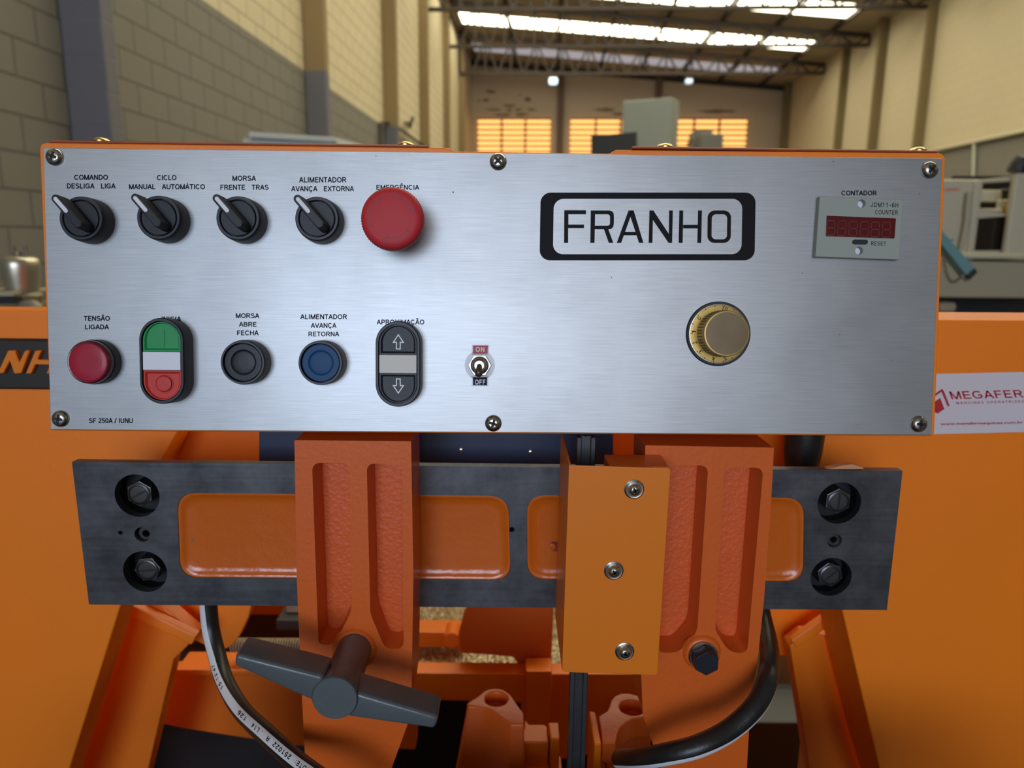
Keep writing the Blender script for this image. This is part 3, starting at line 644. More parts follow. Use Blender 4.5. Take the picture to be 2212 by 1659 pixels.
# ---- digital counter
h = 0.0052
cq = [L(1771, 423.5, h), L(1951.5, 431.2, h), L(1943, 561, h), L(1761.5, 554.5, h)]
bm = NB(); h1 = L(1861.5, 439.8, h); h2 = L(1855.8, 541.5, h)
plate(bm, cq, [circ(*h1, 0.0026, 24), circ(*h2, 0.0026, 24)], 0.0, h); bev(bm, 0.0003, 1, 60)
ct = obj('digital_counter', bm, 'counter', CB, label='grey counter with dark red display and reset key')
bm = NB(); lathe(bm, [(0.0030, 0.0002), (0.0030, 0.0012)], 24, (h1[0], 0, h1[1])); obj('hole_floor', bm, 'white', ct)
bm = NB(); lathe(bm, [(0.0030, 0.0002), (0.0030, 0.0012)], 24, (h2[0], 0, h2[1])); obj('hole_floor', bm, 'white', ct)
def z4(a, b): return 1652 + a*560/2212, 280 + b*560/2212
bm = NB(); prism(bm, rc([L(*z4(a, b), h) for a, b in ((527, 735), (1118, 758), (1105, 930), (520, 910))], .0005, 3), h-0.001, h+0.0003); ds = obj('display', bm, 'display', ct)
bm = NB()
for k, cx_ in enumerate((566, 660, 755, 852, 945, 1040)):
    cy_ = 838 + (cx_-566)*0.035
    for (u0, v0, u1, v1) in ((-30, -62, 30, -62), (-34, -55, -36, -8), (34, -55, 32, -8), (-32, 0, 28, 0), (-37, 8, -40, 56), (31, 8, 28, 56), (-36, 62, 24, 62)):
        a, b = Vector((cx_+u0, cy_+v0)), Vector((cx_+u1, cy_+v1)); nn = Vector((-(b-a).y, (b-a).x)).normalized()*3.2
        bm.faces.new([bm.verts.new(L3(h+0.0005)(*z4(q.x, q.y))) for q in (a-nn, b-nn, b+nn, a+nn)])
obj('digit_segments', bm, 'segment', ds, smooth=None)
bm = NB(); kx, kz = L(*z4(810, 960), h); prism(bm, rrect(kx, kz, 0.0100, 0.0031, 0.0015, 6), h-0.001, h+0.0014); bev(bm, 0.0004, 2, 50); obj('reset_key', bm, 'black', ct)
bm = NB(); f5 = L3(h+0.0002)
stext(bm, 'JDM11-6H', ((1881.5, 437), (1940.8, 438.2), (1940.3, 448.3), (1881, 447)), f5, 0.13, gap=0.18); stext(bm, 'COUNTER', ((1890.8, 453.3), (1939.6, 454.3), (1939.2, 464), (1890.4, 463)), f5, 0.13, gap=0.18); stext(bm, 'RESET', ((1882.3, 521), (1914, 521.8), (1913.6, 530.6), (1882, 530)), f5, 0.13, gap=0.18)
obj('lettering', bm, 'ink_black', ct, smooth=None)
# small dirt specks on the plate
bm = NB()
for a, b, r in ((1733, 590, 1.7), (1800, 349, 1.8), (1813, 722, 1.5), (1925, 779, 1.5), (1321, 599, 1.3), (979, 415, 2.0), (812, 337, 1.2), (1853, 918, 1.2), (1986, 419, 1.5)):
    u, v = L(a, b); q = [(u + r*.00031*math.cos(t*pi/4)*random.uniform(.6, 1.3), v + r*.00031*math.sin(t*pi/4)*random.uniform(.6, 1.3)) for t in range(8)]
    bm.faces.new([bm.verts.new((m_, -0.00015, n_)) for m_, n_ in q])
obj('dirt_specks', bm, 'stain', face, smooth=None)['kind'] = 'stuff'

# ================================================================== THE SAW UNDER THE BOX
def PY(Y):
    def f(px, py):
        p = onY(px, py, Y); return (p.x, p.z)
    return f
def poly(Y, pts): return [PY(Y)(*p) for p in pts]
def part(name, bm, mats, root, parent=None, label=None, smooth=35):      # mesh given in world coordinates
    shift(bm, -Vector(root.location)); return obj(name, bm, mats, parent or root, label=label, smooth=smooth)
def single(name, bm, mats, loc, label, cat, group=None, smooth=35):
    shift(bm, -Vector(loc)); return tag(obj(name, bm, mats, None, loc, smooth), label, cat, group)
YA, YB, YC, YG = 0.485, 0.532, 0.62, 0.455
TB = 0.008

# ---- the ground steel beam that the guide arms slide along
bq = poly(YB, [(155, 998), (1950, 1017), (1916, 1318), (192, 1306)])
gb = empty('guide_beam', 'dark ground steel beam lying across the saw under the control box', 'beam', (0, YB, onY(1050, 1158, YB).z))
def bx_(Y, x0, y0, x1, y1, r):
    q = [(x0, y0), (x1, y0 + (x1-x0)*0.0095), (x1-(2 if x1 > 1106 else -6), y1 + (x1-x0)*0.0085), (x0+7 if x0 < 1106 else x0+1, y1)]
    return rc(poly(Y, q), r, 8)
rec1, rec2 = bx_(YB, 382, 1065, 1098, 1248, 0.015), bx_(YB, 1138, 1070, 1738, 1252, 0.015)
holes = [(296, 1071, 50), (313.5, 1235, 50), (1813, 1087, 49), (1795.5, 1246.5, 47), (307, 1155, 17.5), (260, 1151, 5), (1105.5, 1144, 6), (1803, 1168.5, 16.5)]
PXM = 0.545/1560
hl = [circ(*PY(YB)(a, b), r*PXM*0.99, 40 if r > 20 else 20) for a, b, r in holes]
bm = NB(); plate(bm, bq, [rec1, rec2]+hl, -(YB+TB), -YB); bev(bm, 0.0006, 2, 50)
part('beam_plate', bm, 'steel', gb)
for rr in (rec1, rec2):
    bm = NB(); lp = lambda l, y: [(x, y, z) for x, z in l]
    loft(bm, [lp(rr, YB+0.0076), lp(inset(rr, 0.0002), YB+0.0006), lp(inset(rr, 0.0012), YB+0.0004), lp(inset(rr, 0.003), YB+0.0018), lp(inset(rr, 0.0055), YB+0.0032), lp(inset(rr, 0.009), YB+0.0036)], True, True)
    part('painted_recess', bm, 'orange_gloss', gb, label='glossy orange painted recess', smooth=60)
for (a, b, r), l, rot in zip(holes[:4], hl[:4], (0.5, 0.1, 1.55, 0.75)):
    x, z = PY(YB)(a, b); R0 = r*PXM
    bm = NB(); n = 40
    loft(bm, [[(x+R0*k*math.cos(2*pi*i/n), y, z+R0*k*math.sin(2*pi*i/n)) for i in range(n)] for k, y in ((1.02, YB+0.0062), (1.06, YB+0.0062), (1.06, YB+0.020), (0.2, YB+0.020))], False, True)
    cup = part('counterbore', bm, 'dark', gb)
    bm = NB(); pc = [(x + 0.0004 + 0.0108*math.cos(rot + pi*i/3), z + 0.0004 + 0.0108*math.sin(rot + pi*i/3)) for i in range(6)]
    prism(bm, pc, -(YB+0.019), -(YB+0.0028)); bev(bm, 0.0010, 2, 40)
    lathe(bm, [(0.0088, -(YB+0.006)), (0.0086, -(YB+0.0018)), (0.0074, -(YB+0.0012)), (0.0071, -(YB+0.0022)), (0.0066, -(YB+0.0016)), (0.004, -(YB+0.0014))], 36, (x+.0004, 0, z+.0004))
    bl = part('slotted_bolt', bm, 'bolt', gb, cup)
    bm = NB(); ca, sa = math.cos(rot), math.sin(rot); q = [(x+.0004+u*ca-v*sa, z+.0004+u*sa+v*ca) for u, v in ((-.006, -.0007), (.006, -.0007), (.006, .0007), (-.006, .0007))]
    prism(bm, q, -(YB+0.004), -(YB+0.0011)); part('slot', bm, 'dark', gb, cup)
for (a, b, r), l in zip(holes[4:], hl[4:]):
    bm = NB(); loft(bm, [[(x, YB+0.0072, z) for x, z in scaled(l, 1.05)], [(x, YB+0.016, z) for x, z in scaled(l, 1.05)]], False, True); h_ = part('threaded_hole', bm, 'dark', gb)
    if r > 10:
        bm = NB(); fx, fz = PY(YB)(a+2, b+1)
        plate(bm, circ(fx, fz, r*PXM*0.85, 20), [circ(fx+.0003, fz-.0003, r*PXM*0.48, 20)], -(YB+0.009), -(YB+0.004)); part('socket_screw', bm, 'bolt', gb, h_)
bm = NB(); u0 = poly(YB, [(1192, 1173), (1240, 1173), (1240, 1195), (1192, 1195)])
cx_, cz_ = PY(YB)(1200, 1184); prism(bm, rrect(cx_+0.010, cz_, 0.030, 0.0080, 0.0039, 8), -(YB+0.0036), -(YB+0.0033)); sl = part('slot_recess', bm, 'estop_dark', gb)
bm = NB(); lathe(bm, [(0.0030, -(YB+0.0034)), (0.0029, -(YB+0.0020)), (0.0016, -(YB+0.0018)), (0.0014, -(YB+0.0026))], 24, (PY(YB)(1193, 1184)[0], 0, PY(YB)(1193, 1184)[1])); part('slot_screw', bm, 'orange_gloss', gb, sl)
bm = NB(); q = [(1783, 1011.5), (1815, 1003), (1838, 1000.5), (1858, 1006), (1864, 1011.5)]
prism(bm, poly(YB+.004, q), -(YB+0.0075), -(YB+0.001)); bev(bm, .0006, 2, 30); part('paint_lump', bm, mat('pale_orange_paint', (0.62, 0.27, 0.12, 1), 0.5), gb, label='curled pale orange lump of paint')
bm = NB(); lathe(bm, [(0.0016, -(YB+0.0040)), (0.0012, -(YB+0.0032))], 14, (PY(YB)(413, 1171)[0], 0, PY(YB)(413, 1171)[1])); part('bare_spot', bm, 'stain', gb)

# ---- guide arms
def arm(name, label, outl, grooves, boss, grp=None):
    root = empty(name, label, 'guide arm', (PY(YA)(*boss[:2])[0], YA, PY(YA)(*boss[:2])[1]), group=grp)
    bm = NB(); recessed(bm, rc(poly(YA, outl), .0008, 2), [rc(poly(YA, g), [.006]*4 + [.004]*(len(g)-4), 5) for g in grooves], -(YB-0.0012), -YA, 0.021, 0.0022, 0, 1)
    bev(bm, 0.0009, 2, 38)
    part('casting', bm, ['orange_cast', 'orange_rough'], root)
    x, z = PY(YA)(*boss[:2]); bm = NB()
    lathe(bm, [(boss[2]+.002, -(YA+.001)), (boss[2]+.0006, -(YA-.0012)), (boss[2]-.0004, -(YA-.0030)), (boss[2]-.002, -(YA-.0034))], 48, (x, 0, z)); part('boss', bm, 'orange_cast', root, smooth=60)
    return root
GR = 'orange guide arms hanging from the beam'
aL = arm('guide_arm', 'orange cast guide arm holding the grey clamp lever', [(636, 951), (888, 953), (893, 1250), (889, 1490), (881, 1563), (845, 1662), (832, 1700), (662, 1700), (651, 1480), (641, 1250)],
    [[(674, 1000), (754, 1000), (760, 1318), (722, 1394), (688, 1392)], [(792, 1001), (869, 1003), (872, 1402), (832, 1402), (800, 1326)]], (766, 1402, 0.0150))
aR = arm('guide_arm', 'orange cast guide arm with black hex bolt, partly behind the flat guard', [(1394, 962), (1672, 967), (1665, 1100), (1650, 1300), (1635, 1441), (1629, 1470), (1618, 1578), (1611, 1700), (1440, 1700), (1410, 1606), (1389, 1545), (1385, 1462), (1390, 1200)],
    [[(1442, 1004), (1530, 1006), (1506, 1366), (1466, 1410), (1424, 1410)], [(1565, 1009), (1649, 1011), (1614, 1412), (1575, 1408), (1545, 1362)]], (1516, 1409, 0.0128))
aL['group'] = aR['group'] = GR
# hex bolt of the second arm
x, z = PY(YA)(1515.5, 1409); bm = NB(); lathe(bm, [(0.0108, -(YA-.003)), (0.0108, -(YA-.0052)), (0.0102, -(YA-.0058)), (0.009, -(YA-.0058))], 40, (x, 0, z)); wsh = part('washer', bm, 'screw', aR)
bm = NB(); lathe(bm, [(0.0088, -(YA-.0055)), (0.0086, -(YA-.0064))], 36, (x, 0, z)); prism(bm, [(x+.0095*math.cos(R(30+60*i)), z+.0095*math.sin(R(30+60*i))) for i in range(6)], -(YA-.0062), -(YA-.0150)); bev(bm, .0009, 2, 40); part('hex_bolt', bm, 'black', aR, label='black hex head bolt')
# blade guard: folded sheet with three screws
zt = onY(1230, 1005, YG).z
gq = poly(YG, [(1229, 1005), (1449, 1012), (1420, 1459), (1214, 1452)])
bm = NB(); prism(bm, rc(gq, [.001, .0015, .003, .003], 4), -(YG+.0015), -YG); bev(bm, .0005, 2, 50)
gd = part('blade_guard', bm, 'orange_sheet', aR, label='flat orange sheet metal blade guard')
a, b = gq[0], gq[3]
bm = NB(); solid(bm, [(a[0], YG+.0012, a[1]), (a[0]+.0015, YG+.0012, a[1]), (b[0]+.0015, YG+.0012, b[1]+.001), (b[0], YG+.0012, b[1]+.001)], [(a[0], YB-.002, a[1]), (a[0]+.0015, YB-.002, a[1]), (b[0]+.0015, YB-.002, b[1]+.001), (b[0], YB-.002, b[1]+.001)])
part('guard_flange', bm, 'orange_sheet', aR, gd)
bm = NB(); q0 = PY(YG)(1318, 1000); q1 = PY(YG)(1449, 1006); box(bm, q0[0], q1[0]-.0005, YG+.0018, YA-.0005, gq[2][1]+.02, q0[1]-.0030); bev(bm, .0008, 2); part('guide_block', bm, 'orange_cast', aR)
for px, py in ((1369.5, 1056), (1325.5, 1231.5), (1349, 1406)):
    x, z = PY(YG)(px, py); bm = NB()
    lathe(bm, [(0.0066, -YG-.0002), (0.0066, -YG+.0010), (0.0058, -YG+.0014), (0.0050, -YG+.0012)], 36, (x, 0, z)); w = part('washer', bm, 'screw', aR, gd)
    bm = NB(); cross_screw(bm, 0.0044, 0.0040, random.random(), -YG+.0010); shift(bm, (x, 0, z)); part('guard_screw', bm, ['screw', 'dark'], aR, gd)

# ---- grey clamp lever on the first arm
p0, p1 = onY(766, 1402, YA-.0036), onY(722.5, 1509, 0.418)
cl = empty('clamp_lever', 'grey painted two-armed clamp lever screwed into the orange arm', 'lever', p0)
bm = NB(); n = 40
ax = (p1-p0).normalized(); e1 = Vector((1, 0, 0)); e1 = (e1-ax*e1.dot(ax)).normalized(); e2 = ax.cross(e1)
LL = (p1-p0).length
loft(bm, [[p0+ax*t + (e1*math.cos(2*pi*i/n)+e2*math.sin(2*pi*i/n))*r for i in range(n)] for t, r in ((0, .0122), (LL*.5, .0130), (LL*.86, .0146), (LL-.0016, .0151), (LL, .0142))])
part('hub', bm, 'lever', cl)
def wing(tt, tb, ht, hb_):
    bm = NB(); yf, yb = p1.y+.0015, p1.y+.025
    def sec(t, b): return [(t[0], yf, t[1]), (t[0], yb, t[1]), (b[0], yb, b[1]), (b[0], yf, b[1])]
    f = PY(yf); A, B, Cc, D = f(*tt), f(*tb), f(*ht), f(*hb_)
    mid = lambda u, v, k: (u[0]*(1-k)+v[0]*k, u[1]*(1-k)+v[1]*k)
    loft(bm, [sec(A, B), sec(mid(A, Cc, .5), mid(B, D, .5)), sec(Cc, D)]); bev(bm, .0026, 4, 40)
    part('lever_arm', bm, 'lever', cl, smooth=60)
wing((508, 1413), (505, 1439), (700, 1462), (688, 1521)); wing((948, 1549), (939, 1576), (750, 1491), (750, 1549))

# ---- saw blade running down through the guard
YS = 0.497
x0, x1 = PY(YS)(1245, 990)[0], PY(YS)(1286, 990)[0]; zt_, zb_ = onY(1260, 945, YS).z, 0.86
sb = empty('saw_band', 'dark steel saw blade running vertically down behind the flat orange guard', 'saw blade', ((x0+x1)/2, YS, zb_))
bm = NB(); box(bm, x0+.002, x1-.002, YS+.0035, YS+.0055, zb_, zt_); part('blade_band', bm, 'blade', sb)
for xa, xb in ((x0, x0+.0036), (x1-.0036, x1)):
    bm = NB(); box(bm, xa, xb, YS, YS+.008, zb_, zt_); bev(bm, .0005, 1); part('guide_strip', bm, 'blade', sb)
bm = NB(); bar(bm, ((x0+x1)/2, YS+.0046, zb_), ((x0+x1)/2, YS+.0046, zt_), .0012, .004); part('blade_rib', bm, 'blade', sb)

# ---- navy cover behind the beam
YN = 0.585
nv = empty('rear_cover', 'navy blue sheet cover between control box and steel beam', 'cover', (0, YN, onY(900, 980, YN).z))
bm = NB(); q = poly(YN, [(559, 915), (1325, 915), (1325, 1012), (559, 1012)]); prism(bm, q, -(YN+.012), -YN); bev(bm, .001, 2); part('cover_sheet', bm, 'navy', nv)
for px, py in ((996, 972), (1146, 976.5)):
    x, z = PY(YN)(px, py); bm = NB(); lathe(bm, [(.0019, -YN), (.0018, -YN+.0016), (.0008, -YN+.0020)], 20, (x, 0, z)); part('cover_screw', bm, 'screw', nv)

# ---- wheel covers at both sides
def cover(label, pts, th, mirror=False):
    root = empty('wheel_cover', label, 'machine cover', (PY(YC)(*pts[-2])[0]*0.5, YC, 0.7))
    bm = NB(); prism(bm, poly(YC, pts), -(YC+th), -YC); bev(bm, .0018, 3, 40); part('cover_body', bm, 'orange', root, smooth=50)
    return root
wl = cover('broad orange wheel cover with black letter badge, beyond the pilot lamp end of the box', [(-420, 668), (372, 672), (384, 932), (350, 996), (261, 1307), (151, 1659), (60, 1950), (-420, 1950)], 0.036)
wr = cover('broad orange wheel cover with white company sticker, beyond the counter end of the box', [(2640, 694), (1772, 689), (1768, 935), (1766, 1005), (1820, 1321), (1899, 1659), (1985, 1950), (2640, 1950)], 0.072)
wl['group'] = wr['group'] = 'orange wheel covers'
def zb2(a, b): return a*400/2212, 660 + b*400/2212
bm = NB(); q = poly(YC, [(-400, 726), (330, 733), (330, 842), (-400, 836)]); prism(bm, q, -YC, -YC+.0045); bev(bm, .0022, 1, 40)
bd = part('badge', bm, 'badge', wl, label='black badge with raised orange letters')
for pts in ([(5, 800), (130, 530), (215, 530), (262, 672), (330, 530), (390, 530), (292, 800), (205, 806), (152, 655), (80, 800)], [(340, 805), (452, 530), (528, 530), (480, 640), (650, 640), (695, 530), (770, 530), (660, 805), (585, 805), (628, 700), (455, 695), (410, 805)]):
    bm = NB(); prism(bm, [PY(YC-.0045)(*zb2(*p)) for p in pts], -YC+.004, -YC+.0085); bev(bm, .0006, 1, 40); part('badge_letter', bm, 'orange_sheet', wl, bd)
bm = NB(); sl_ = lambda x0, x1: tuple(zb2(*p) for p in ((x0+140, 530), (x1+140, 530), (x1, 805), (x0, 805)))
for t_, x0_, x1_ in (('FRA', -1120, -130), ('O', 700, 960)): stext(bm, t_, sl_(x0_, x1_), lambda a, b: Vector((PY(YC-.0045)(a, b)[0], YC-.0052, PY(YC-.0045)(a, b)[1])), 0.24, gap=0.16)
part('lettering', bm, 'orange_sheet', wl, bd, smooth=None)
# sticker
YK = YC-.0003
bm = NB(); q = rc(poly(YK, [(1972, 808.5), (2213, 803.5), (2222, 933), (1968, 939)]), .002, 4); bm.faces.new([bm.verts.new((x, YK, z)) for x, z in q])
st = part('sticker', bm, 'sticker', wr, label='white sticker with red printing', smooth=None)
def zk(a, b): return 1960 + a*252/2090, 760 + b*252/2090
def fk(px, py):
    x, z = PY(YK-.0002)(px, py); return (x, YK-.0002, z)
bm = NB()
stext(bm, 'MEGAFER', tuple(zk(*p) for p in ((745, 712), (2045, 682), (2092, 818), (795, 848))), fk, 0.17, gap=0.10)
stext(bm, 'MAQUINAS OPERATRIZES', tuple(zk(*p) for p in ((868, 897), (2088, 868), (2096, 908), (884, 938))), fk, 0.17, gap=0.35)
text(bm, 'www.megafermaquinas.com.br', tuple(zk(*p) for p in ((590, 1268), (2076, 1236), (2080, 1300), (596, 1332))), fk, 0.02, full=True)
part('lettering', bm, 'redprint', wr, st, smooth=None)
bm = NB()
for pts in ([(330, 880), (470, 772), (620, 665), (650, 690), (758, 965), (725, 982), (612, 715), (470, 815), (360, 900)], [(430, 930), (590, 828), (665, 1025), (545, 1105), (440, 1060)], [(400, 700), (520, 632), (470, 672), (410, 720)]):
    bm.faces.new([bm.verts.new(fk(*zk(*p))) for p in pts])
part('logo', bm, 'redprint', wr, st, smooth=None)

# ---- hoses
def hose(name, label, pts, r, ang0, twist, hw, prints=None):
    P = [onY(*p) for p in pts]; root = empty(name, label, 'hose', P[0])
    bm = NB(); seg = 40; k = round(hw/360*seg)
    # path
    Q = []
    for i in range(len(P)-1):
        a, b, c, d = P[max(i-1, 0)], P[i], P[i+1], P[min(i+2, len(P)-1)]
        for j in range(10):
            t = j/10; Q.append(0.5*((2*b)+(c-a)*t+(2*a-5*b+4*c-d)*t*t+(3*b-a-3*c+d)*t**3))
    Q.append(P[-1]); fr = []; nrm = Vector((0, -1, 0))
    for i, q in enumerate(Q):
        d = (Q[min(i+1, len(Q)-1)]-Q[max(i-1, 0)]).normalized(); nrm = (nrm-d*nrm.dot(d)).normalized()
        t = R(ang0+twist*i/(len(Q)-1)); bn = d.cross(nrm); fr.append((q, nrm*math.cos(t)+bn*math.sin(t), bn*math.cos(t)-nrm*math.sin(t)))
    def at(i, a, rr):
        j = min(int(i), len(fr)-2); f = i-j
        s = [(q + n_*math.cos(a)*rr + b_*math.sin(a)*rr) for q, n_, b_ in (fr[j], fr[j+1])]; return s[0]*(1-f)+s[1]*f
    rib = lambda m: r*(1+0.012*(m % 2)) if not (m <= k or m >= seg-k) else r
    rs = loft(bm, [[at(i, 2*pi*m/seg, rib(m)) for m in range(seg)] for i in range(len(fr)-1)] + [[fr[-1][0] + fr[-1][1]*math.cos(2*pi*m/seg)*r + fr[-1][2]*math.sin(2*pi*m/seg)*r for m in range(seg)]])
    part('hose_body', bm, 'rubber', root, smooth=50)
    bm = NB(); rr = r*1.015; A = [R(hw*(j/8*2-1)) for j in range(9)]
    vs = [[bm.verts.new(at(min(i, len(fr)-1.001), a, rr)) for a in A] for i in range(len(fr))]
    for u, v in zip(vs, vs[1:]):
        for j in range(8): bm.faces.new((u[j], u[j+1], v[j+1], v[j]))
    s_ = part('white_stripe', bm, 'hosewhite', root, label='white stripe along the hose', smooth=60)
    if prints:
        bm = NB()
        for s, i0, i1 in prints:     # reads from i0 to i1 along the path
            h_ = R(hw*0.42)
            stext(bm, s, ((i0, h_), (i1, h_), (i1, -h_), (i0, -h_)), lambda i, a: at(i, a, r*1.045), 0.19, gap=0.2)
        part('lettering', bm, 'ink_black', root, s_, smooth=None)
    return root
hose('coolant_hose', 'black hose with white printed stripe curving in front of the orange arm', [(449, 1270, .572), (451, 1315, .572), (456, 1362, .57), (469, 1416, .56), (487, 1474, .54), (523, 1535, .51), (580, 1591, .475), (643, 1647, .45), (720, 1705, .43), (800, 1780, .428)], 0.0072, 32, -40, 27,
     [('15:12:47', 43, 34), ('126', 54.6, 51.6), ('. L14', 60, 56.8), ('R', 62.5, 61.7), ('251022', 69.5, 64), ('LOTE:', 74.8, 71)])
hose('thick_hose', 'thick plain black hose bending around the arm with the hex bolt', [(1640, 1285, .585), (1647, 1330, .575), (1660, 1390, .53), (1662, 1450, .476), (1636, 1518, .455), (1580, 1574, .445), (1510, 1611, .437), (1440, 1629, .442), (1385, 1638, .46), (1340, 1640, .50)], 0.0073, -130, 66, 18)

# ---- bow of the saw behind, black cap
bm = NB(); prism(bm, poly(.66, [(366, 900), (1730, 905), (1730, 1020), (366, 1016)]), -.87, -.66); bev(bm, .006, 3)
single('saw_bow', bm, 'orange', (0, .66, onY(1000, 960, .66).z), 'orange saw bow crossing behind the navy cover', 'saw frame')
c = onY(1733, 985, .612); rr = 42*.62/1560
bm = NB(); lathez(bm, [(rr*.60, -.020), (rr*.80, -.014), (rr*.97, .004), (rr*1.02, .020), (rr*1.02, .034)], 36, c)
single('rubber_cap', bm, 'rubber', c, 'shiny black rubber cap between control box and end of the steel beam', 'cap')

# ---- base of the saw
base = empty('bandsaw_body', 'orange cast base and bed of the saw seen through the gap below the beam', 'machine base', (0, .8, 0))
def bp(name, Y, th, pts, m='orange', bv=.002, label=None):
    bm = NB(); prism(bm, poly(Y, pts), -(Y+th), -Y); bev(bm, bv, 2, 30); return part(name, bm, m, base, label=label)
bp('support_leg', .70, .020, [(299, 1296), (335, 1296), (424, 1372), (416, 1384), (393, 1408), (376, 1424), (321, 1659), (285, 1810), (20, 1810), (100, 1659), (235, 1335)])
bm = NB(); bar(bm, onY(262, 1300, .693), onY(424, 1378, .693), .012, .012); bev(bm, .002); part('gusset', bm, 'orange', base)
bp('side_plate', .735, .012, [(330, 1290), (546, 1296), (538, 1330), (521, 1368), (506, 1391), (488, 1403), (450, 1398), (420, 1384)])
bp('support_leg', .70, .020, [(1706, 1396), (1738, 1371), (1790, 1371), (1856, 1648), (1900, 1810), (1785, 1810), (1748, 1659)])
bm = NB(); bar(bm, onY(1712, 1388, .703), onY(1806, 1322, .703), .010, .012); bev(bm, .002); part('gusset', bm, 'orange', base)
bp('side_plate', .735, .012, [(1638, 1296), (1822, 1300), (1812, 1322), (1712, 1386), (1704, 1418), (1640, 1418)])
bp('bed', .80, .025, [(330, 1452), (660, 1452), (900, 1454), (1128, 1456), (1240, 1456), (1320, 1456), (1420, 1456), (1420, 1580), (1240, 1640), (1130, 1640), (1125, 1519), (902, 1512), (897, 1620), (640, 1612), (395, 1574), (330, 1560)])
bm = NB(); a, b = onY(378, 1450, .78), onY(655, 1452, .78); box(bm, a.x, b.x, .78, .82, a.z-.006, a.z+.002); bev(bm, .002); part('ledge', bm, 'orange', base)
bm = NB(); box(bm, -.62, .30, 1.12, 1.135, .70, 1.06); bev(bm, .002, 1); part('shading_back_plate', bm, 'orange', base)  # rear plate set back and widened to block light from behind
for xa, xb, ya in ((-.90, -.53, .73), (.47, .86, .73)):
    bm = NB(); box(bm, xa, xb, ya, 1.02, .0, 1.12); bev(bm, .01, 3); part('added_shade_housing', bm, 'orange', base)  # hidden boxes, added to block side light behind the covers
bp('column', .79, .03, [(1136, 1450), (1192, 1450), (1186, 1800), (1134, 1800)])
# black boxes on the floor, added to darken the gap below the beam
bm = NB(); box(bm, -.62, .30, .95, 1.45, 0, .73); bev(bm, .006, 2); part('floor_shade_box', bm, 'blacksheet', base, label='black box standing in for dark shaded floor')  # black box stands in for the shaded floor under the bed
bm = NB(); box(bm, -.38, .38, .02, .42, 0, .955); bev(bm, .006, 3); part('added_light_block', bm, 'blacksheet', base, label='unseen dark block added to keep front light out of the gap')  # unseen block, added to keep low front light off the bed
# fixed vise body
YV = .828
bm = NB(); f0 = poly(YV, [(1022, 1290), (1184, 1290), (1196, 1316), (1191, 1440), (1132, 1452), (1108, 1421), (1060, 1416), (992, 1412), (990, 1372), (1002, 1326)])
prism(bm, f0, -(YV+.010), -YV); bev(bm, .003, 3, 30)
single('fixed_vise', bm, 'orange_cast', (f0[0][0], YV, f0[3][1]), 'rounded orange vise block deep in the gap below the beam', 'vise')
# shavings on the tray
zt = onZ(950, 1436, 1.35-.54).z; nr = onY(950, 1436, (onZ(950, 1436, zt)).y)
yn, yf = onZ(950, 1436, zt).y, onZ(950, 1305, zt).y
bm = NB(); xs0, xs1 = onZ(790, 1400, zt).x, onZ(1240, 1400, zt).x
nx, ny = 110, 34; g = [[bm.verts.new((xs0+(xs1-xs0)*i/nx, yn+(yf-yn)*j/ny, zt+random.uniform(0, .005))) for i in range(nx+1)] for j in range(ny+1)]
for j in range(ny):
    for i in range(nx): bm.faces.new((g[j][i], g[j][i+1], g[j+1][i+1], g[j+1][i]))
sh = single('metal_shavings', bm, 'chips', (0, yn, zt), 'pale brassy shavings heaped in the tray behind the vise', 'shavings', smooth=None); sh['kind'] = 'stuff'
bm = NB(); box(bm, xs0-.02, xs1+.01, yn-.004, yf+.02, zt-.02, zt-.001); bev(bm, .001); part('tray', bm, 'tan', base, label='pale tray')
bm = NB(); a, b = onY(925, 1446, yn-.022), onY(1003, 1446, yn-.022); tube(bm, [a, b], .0032, 16, 1); part('tray_rail', bm, 'beige', base)
# cross bar over the tray with a round end
zb = 1.35-.505; a, b = onZ(800, 1365, zb), onZ(1010, 1365, zb); yb_ = onZ(950, 1338, zb).y
bm = NB(); box(bm, a.x, b.x, a.y, yb_, zb-.022, zb); bev(bm, .002); part('tray_crossbar', bm, 'orange', base)
bm = NB(); c = onY(976, 1384, a.y-.01); lathe(bm, [(.011, -(c.y+.03)), (.011, -c.y), (.008, -c.y+.002)], 28, (c.x, 0, c.z)); part('round_stop', bm, 'orange', base)
# feed screw and blocks at the left of the arm
c0, c1 = onY(500, 1393, .80), onY(668, 1396, .80)
bm = NB(); n = 22
for k in range(30):
    x = c0.x + (c1.x-c0.x)*k/29
    loft(bm, [[(x+dx, c0.y+r*math.cos(2*pi*i/n), c0.z+r*math.sin(2*pi*i/n)) for i in range(n)] for dx, r in ((0, .0055), (.0012, .0085), (.0024, .0085), (.0036, .0055))])
single('feed_screw', bm, 'tan', (c0.x, c0.y, c0.z), 'brown threaded feed screw between striped hose and lever tip', 'screw rod')
bm = NB(); a, b = onY(596, 1363, .84), onY(660, 1340, .84); box(bm, a.x, b.x, .84, .88, a.z, b.z); bev(bm, .002); part('slide_block', bm, 'blacksheet', base)
bm = NB(); a, b = onY(619, 1341, .86), onY(670, 1308, .86); box(bm, a.x, b.x, .86, .90, a.z, b.z); bev(bm, .002); part('wooden_pad', bm, 'tan', base)

